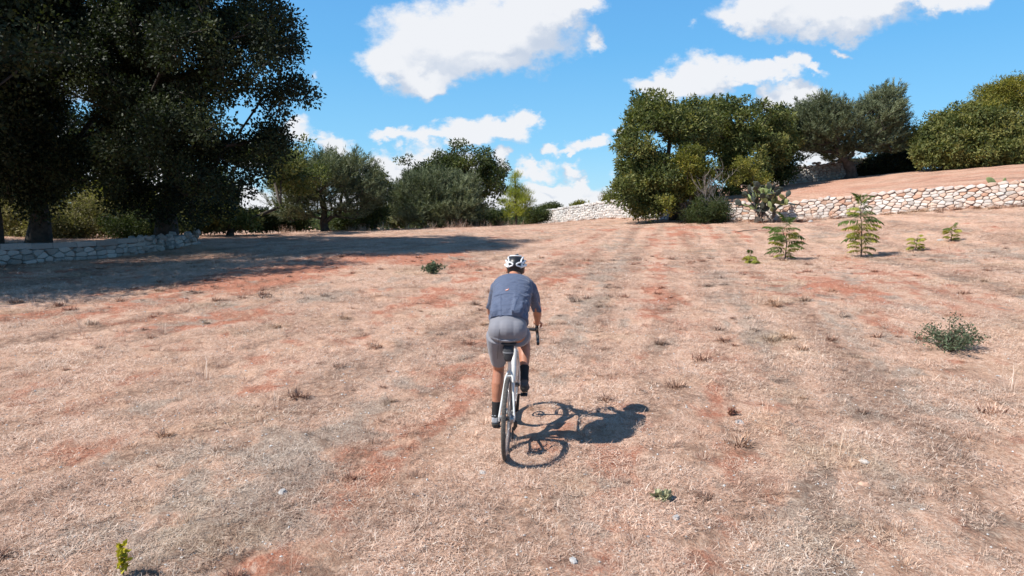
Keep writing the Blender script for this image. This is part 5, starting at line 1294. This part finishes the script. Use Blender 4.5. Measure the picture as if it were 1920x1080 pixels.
for sh, el, wr in ((SHL, ELL, WRL), (SHR, ELR, WRR)):
    limb(body, [(sh, .058), (sh.lerp(el, .5), .048), (el, .039), (el.lerp(wr, .25), .043), (el.lerp(wr, .6), .034), (wr, .025)])
limb(body, leg_pts(HIPL, KNL, ANL, -1)); limb(body, leg_pts(HIPR, KNR, ANR, 1))
def hand(mb, wr, s):
    palm = wr+Vector((s*-.002, .055, -.008))
    mb.tube([wr, wr+Vector((0, .03, .002)), palm, palm+Vector((0, .022, -.004))], [(.026, .020), (.034, .019), (.038, .017), (.034, .014)], 12, flat=(0, 0, 1))
    for k in range(4):          # fingers over the outside of the hood, curling under
        b0 = palm+Vector((s*(.030-.002*k), -.012+.018*k, .006)); ln = (.9, 1.05, 1.0, .8)[3-k]
        c1 = b0+Vector((s*.016*ln, .012, -.020*ln)); c2 = c1+Vector((-s*.002, .006, -.026*ln)); c3 = c2+Vector((-s*.018*ln, .002, -.014*ln))
        mb.tube([b0-Vector((s*.012, 0, -.002)), b0, c1, c2, c3], [.0095, .010, .0092, .0085, .0070], 8); mb.ell(c3, .0070, None, 8, 6)
    t0 = wr+Vector((-s*.022, .035, .0)); t1 = t0+Vector((-s*.014, .030, -.006)); t2 = t1+Vector((s*.002, .028, -.016)); t3 = t2+Vector((s*.010, .018, -.016))
    mb.tube([t0, t1, t2, t3], [.013, .0115, .0105, .0085], 8); mb.ell(t3, .0085, None, 8, 6)
hand(body, WRL, -1); hand(body, WRR, 1)
bm_ = body.melted('person', M['skin'], .0065, 5)
rider = link('person', bm_, None, B0, label='rider in a blue jersey, grey shorts and white helmet, seen from behind pedalling uphill', category='person'); rider.rotation_euler = BEUL
# face: eyes and mouth
fc = MB()
for s in (-1, 1): fc.ell(HD+Vector((s*.030, .085, .0)), (.012, .009, .008))
fc.build('eyes', M['black'], rider)
# jersey
je = MB()
je.loft([ring_at(.11, .172, .118, .002), ring_at(.2, .172, .120, .004), ring_at(.4, .176, .122), ring_at(.6, .184, .122), ring_at(.8, .172, .108, -.006), ring_at(.92, .125, .085, -.008), ring_at(.985, .072, .068)], 32, power=2.3)
je.ell(spine(.76)+Vector((-.09, .0, -.005)), (.105, .085, .075)); je.ell(spine(.76)+Vector((.09, .0, -.005)), (.105, .085, .075))
je.ell(spine(.55)+Vector((0, .01, -.06)), (.15, .12, .10))
for sh, el, s in ((SHL, ELL, -1), (SHR, ELR, 1)):
    d = el-sh; je.ell(sh, .070); je.tube([sh-d*.08, sh+d*.3, sh+d*.62, sh+d*.96], [.068, .062, .054, .049], 16)
def on_back(t, x, off=.118):
    d = (spine(min(1, t+.08))-spine(max(0, t-.08))).normalized(); b_ = Vector((0, -d.z, d.y)); b_ = b_ if b_.z > 0 else -b_
    return spine(t)+b_*off+Vector((x, 0, 0)), Matrix((XA, d, b_)).transposed()
p_, r_ = on_back(.20, .078, .112); je.box(p_, (.044, .072, .028), r_ @ Matrix.Rotation(R(-6), 3, 'Z') @ Matrix.Rotation(R(16), 3, 'Y'))      # phone in the pocket
p_, r_ = on_back(.19, -.115, .078); je.ell(p_, (.050, .072, .040), r_)
jm = je.melted('jersey', M['jersey'], .0065, 7)
# real folds in the cloth
co = np.zeros(len(jm.vertices)*3, np.float32); jm.vertices.foreach_get('co', co); co = co.reshape(-1, 3); nn = np.zeros_like(co).ravel(); jm.vertices.foreach_get('normal', nn); nn = nn.reshape(-1, 3)
tdir = co @ np.array([0, .70, .71]); fo = np.sin(tdir*95+co[:, 0]*38+5*vnoise(co[:, 0]*9, tdir*9, 3))*.5+np.sin(tdir*60-co[:, 0]*70+4*vnoise(co[:, 0]*7+4, tdir*7, 8))*.5
wgt = .0014+.0065*sstep(.03, .15, co[:, 0])*sstep(1.5, 1.30, co[:, 2])+.0045*sstep(1.30, 1.20, co[:, 2])+.002*sstep(.02, -.16, co[:, 0])*sstep(1.4, 1.2, co[:, 2])
co = co+nn*(fo*wgt)[:, None]; jm.vertices.foreach_set('co', co.astype(np.float32).ravel())
jer = link('jersey', jm, rider)
# pocket panel across the lower back, hem and seams
def back_strip(mb, pts, w, off, th=.003):
    V = []; 
    for t, x in pts:
        pass
def surf_pt(t, x, lift=.004):
    """point on the jersey's back found by casting onto its mesh"""
    p, r_ = on_back(t, x, .30); n_ = r_.col[2]
    ok, loc, nrm, i_ = jbvh.ray_cast(p, -n_, .5) if False else (None, None, None, None)
    return p
from mathutils.bvhtree import BVHTree
jb = BVHTree.FromPolygons([tuple(v.co) for v in jm.vertices], [tuple(p.vertices) for p in jm.polygons])
def onj(t, x, lift):
    p, r_ = on_back(t, x, .35); n_ = r_.col[2]; loc, nrm, i_, d_ = jb.ray_cast(p, -n_, .6)
    return (loc+nrm*lift) if loc else (spine(t)+n_*.12+Vector((x, 0, 0)))
pk = MB(); V = []; nx, nt_ = 30, 10
for j in range(nt_+1):
    for i in range(nx+1):
        x = -.150+.300*i/nx; top = .345+.018*math.cos(x*18)-(.05*max(0, -x-.06)/.1); t = .12+(top-.12)*j/nt_
        V.append(onj(t, x, .0055+(.006 if .03 < x < .125 else 0)))
V2 = [v-Vector((0, -.756, .655))*.006 for v in V]; n_ = len(V); W_ = nx+1
Fs = [(j*W_+i, j*W_+i+1, (j+1)*W_+i+1, (j+1)*W_+i) for j in range(nt_) for i in range(nx)]
Fb = [tuple(reversed([k+n_ for k in f])) for f in Fs]
rim_ = [(i, i+1) for i in range(nx)]+[(nt_*W_+i+1, nt_*W_+i) for i in range(nx)]+[(j*W_+W_, j*W_) if False else ((j+1)*W_, j*W_) for j in range(nt_)]+[(j*W_+nx, (j+1)*W_+nx) for j in range(nt_)]
Fe = [(a, b, b+n_, a+n_) for a, b in rim_]
pk.add(V+V2, Fs+Fb+Fe); pk.build('back_pocket', M['jersey'], jer, sharp=50)
sm_ = MB(); M['seam'] = simple('jersey_seam', (.05, .075, .15), .8)
for x in (-.055, .048): sm_.tube([onj(.12+.22*k/8, x+(.004*k if x > 0 else -.003*k), .012 if x > 0 else .007) for k in range(9)], .0016, 5)
sm_.tube([onj(.355, -.14+.28*k/20, .006) for k in range(21)], .0016, 5)
sm_.build('seam', M['seam'], jer)
em = MB(); c0 = onj(.405, -.032, .004); _, rr0 = on_back(.4, 0)
for (dx, dy, rr2) in ((0, 0, .010), (.009, .006, .007), (-.008, -.005, .006), (.014, .013, .004)): em.ell(c0+rr0 @ Vector((dx, dy, 0)), (rr2, rr2*.8, .0025), rr0, 10, 6)
eo = em.build('emblem', M['emblem'], jer)
em2 = MB(); em2.ell(c0+rr0 @ Vector((.002, .001, .002)), (.005, .004, .002), rr0, 8, 6); em2.ell(c0+rr0 @ Vector((-.007, -.004, .002)), (.003, .003, .002), rr0, 8, 6); em2.build('emblem_centre', M['emblem_white'], jer)
# shorts
so = MB()
so.loft([(Vector((-.014, .13, 1.035)), (1, 0, 0), (0, 1, .2), .115, .080), (Vector((-.014, .125, 1.08)), (1, 0, 0), (0, 1, .3), .172, .118), ring_at(.0, .172, .120), ring_at(.12, .164, .116), ring_at(.26, .155, .108)], 32, power=2.2)
so.ell(Vector((-.085, .115, 1.112)), (.098, .100, .102)); so.ell(Vector((.058, .115, 1.118)), (.098, .100, .100)); so.ell(Vector((-.012, .108, 1.125)), (.125, .104, .10))
for h, k_, s in ((HIPL, KNL, -1), (HIPR, KNR, 1)):
    d = k_-h; so.tube([h-d*.05, h+d*.2, h+d*.45, h+d*.68, h+d*.80], [.107, .104, .092, .079, .070], 18)
srt = link('shorts', so.melted('shorts', M['shorts'], .0065, 10), rider)
M['shortseam'] = simple('shorts_seam', (.09, .09, .10), .8)
sb_ = BVHTree.FromPolygons([tuple(v.co) for v in srt.data.vertices], [tuple(p.vertices) for p in srt.data.polygons])
def ons(o_, d_, lift=.0015):
    loc, nrm, i_, ds = sb_.ray_cast(Vector(o_), Vector(d_).normalized(), 1.0); return (loc+nrm*lift) if loc else None
se = MB(); pts = [ons((-.07-.035*k/9, -.5, 1.17-.30*k/9), (0, 1, -.05)) for k in range(10)]; pts = [p for p in pts if p]; se.tube(pts, .0018, 5)
se.build('seam', M['shortseam'], srt)
# socks and shoes
for k_, a, s in ((KNL, ANL, -1), (KNR, ANR, 1)):
    d = a-k_; so_ = MB(); so_.tube([a+d*.03, a-d*.08, a-d*.20, a-d*.31], [.040, .0375, .040, .0445], 18); link('sock', so_.melted('sock', M['sock'], .005, 3), rider)
def shoe(an, ped, s, mat):
    heel = an+Vector((0, -.045, -.055)); toe = ped+Vector((s*.004, .085, .028)); d = (toe-heel).normalized(); L_ = (toe-heel).length
    side = XA; upv = side.cross(d).normalized(); upv = upv if upv.z > 0 else -upv
    q = lambda t, h: heel+d*(L_*t)+upv*h
    sh_ = MB()
    sh_.loft([(q(-.02, .030), side, upv, .022, .026), (q(.04, .034), side, upv, .034, .040), (q(.16, .038), side, upv, .037, .050), (q(.32, .030), side, upv, .037, .044), (q(.50, .020), side, upv, .041, .034), (q(.70, .012), side, upv, .046, .028), (q(.88, .008), side, upv, .040, .022), (q(1.0, .006), side, upv, .024, .014)], 20, power=2.3)
    sh_.tube([q(.14, .05), an+upv*.012], [.036, .041], 14)
    so1 = link('shoe', sh_.melted('shoe', mat, .005, 4), rider)
    sl = MB(); sl.loft([(q(-.02, -.004), side, d, .020, .004) if False else (q(.42, -.020), side, d, .036, L_*.50), (q(.42, -.006), side, d, .040, L_*.53)], 28, power=2.6); 
    for t in (.06, .2, .62, .76, .9):
        sl.box(q(t, -.026), (.026, .011, .006), Matrix((side, d, upv)).transposed())
    sl.build('sole', M['sole'], so1)
    return so1
s1 = shoe(ANL, PL, -1, M['shoe']); s1['label'] = 'pale grey shoe at the bottom of the pedal stroke'
s2 = shoe(ANR, PR, 1, M['shoe_dark']); s2['label'] = 'dark shoe raised at the top of the pedal stroke'
# hair
ha = MB(); ha.ell(HD+Vector((0, -.014, .008)), (.084, .098, .105), Matrix.Rotation(R(-8), 3, 'X')); ha.ell(HD+Vector((0, -.060, -.055)), (.060, .040, .040))
link('hair', ha.melted('hair', M['hair'], .006, 3), rider)
# helmet
HCn = HD+Vector((0, -.004, .040)); HRt = Matrix.Rotation(R(-4), 3, 'X')
he = MB(); he.ell(HCn, (.093, .125, .088), HRt, 28, 18)
hme = he.mesh('helmet', M['helm_black']); bmh = bmesh.new(); bmh.from_mesh(hme)
cutn = HRt @ Vector((0, .18, 1)); bmesh.ops.bisect_plane(bmh, geom=bmh.verts[:]+bmh.edges[:]+bmh.faces[:], plane_co=HCn+Vector((0, 0, -.045)), plane_no=cutn.normalized(), clear_inner=True)
bmesh.ops.contextual_create(bmh, geom=[e for e in bmh.edges if e.is_boundary]); bmh.to_mesh(hme); bmh.free()
helmet = link('helmet', hme, rider); helmet['label'] = 'white cycling helmet with black vents'
def hp(lat, lon, k=1.0):   # lat from top 0 .. 90 side ; lon 0 = back, 90 = right
    a, b_ = R(lat), R(lon); return HCn+HRt @ Vector((.099*k*math.sin(a)*math.sin(b_), -.131*k*math.sin(a)*math.cos(b_), .094*k*math.cos(a)))
def rib(mb, seq, w, th=.006):
    mb.tube([hp(*q) for q in seq], [(w*.5, th) for q in seq] if False else [w*.5]*len(seq), 8)
for s in (-1, 1):
    r0 = MB(); rib(r0, [(103, s*165), (100, s*135), (97, s*110), (96, s*88), (97, s*66), (100, s*48), (104, s*36)], .026); r0.build('shell_rim', M['white'], helmet)
    r1 = MB()     # long outer rib
    rib(r1, [(86, s*150), (76, s*120), (70, s*92), (72, s*66), (80, s*46), (92, s*40), (100, s*44)], .019); r1.build('shell_rib', M['white'], helmet)
    r2 = MB(); rib(r2, [(80, s*165), (56, s*140), (46, s*98), (52, s*60), (64, s*42), (77, s*37)], .016); r2.build('shell_rib', M['white'], helmet)
    r3 = MB()     # rear oval loop
    rib(r3, [(86, s*9), (79, s*22), (77, s*40), (83, s*56), (93, s*60), (101, s*46), (101, s*30), (95, s*13), (86, s*9)], .015); r3.build('shell_loop', M['white'], helmet)
r4 = MB(); rib(r4, [(70, 180), (30, 180), (12, 90), (24, 0)], .014); r4.build('shell_rib', M['helm_black'], helmet)
r5 = MB(); rib(r5, [(34, -75), (31, -40), (30, -10), (30, 10), (31, 40), (34, 75)], .013); r5.build('shell_rib', M['white'], helmet)
sg = MB()
for s in (-1, 1): sg.tube([HD+Vector((s*.086, -.02, .005)), HD+Vector((s*.083, .06, .005)), HD+Vector((s*.06, .10, 0))], .003, 5)
sg.tube([HD+Vector((-.06, .105, .0)), HD+Vector((-.03, .118, -.004)), HD+Vector((0, .112, .004)), HD+Vector((.03, .118, -.004)), HD+Vector((.06, .105, 0))], [(.004, .016), (.004, .022), (.003, .008), (.004, .022), (.004, .016)], 8); sg.build('sunglasses', M['black'], rider)
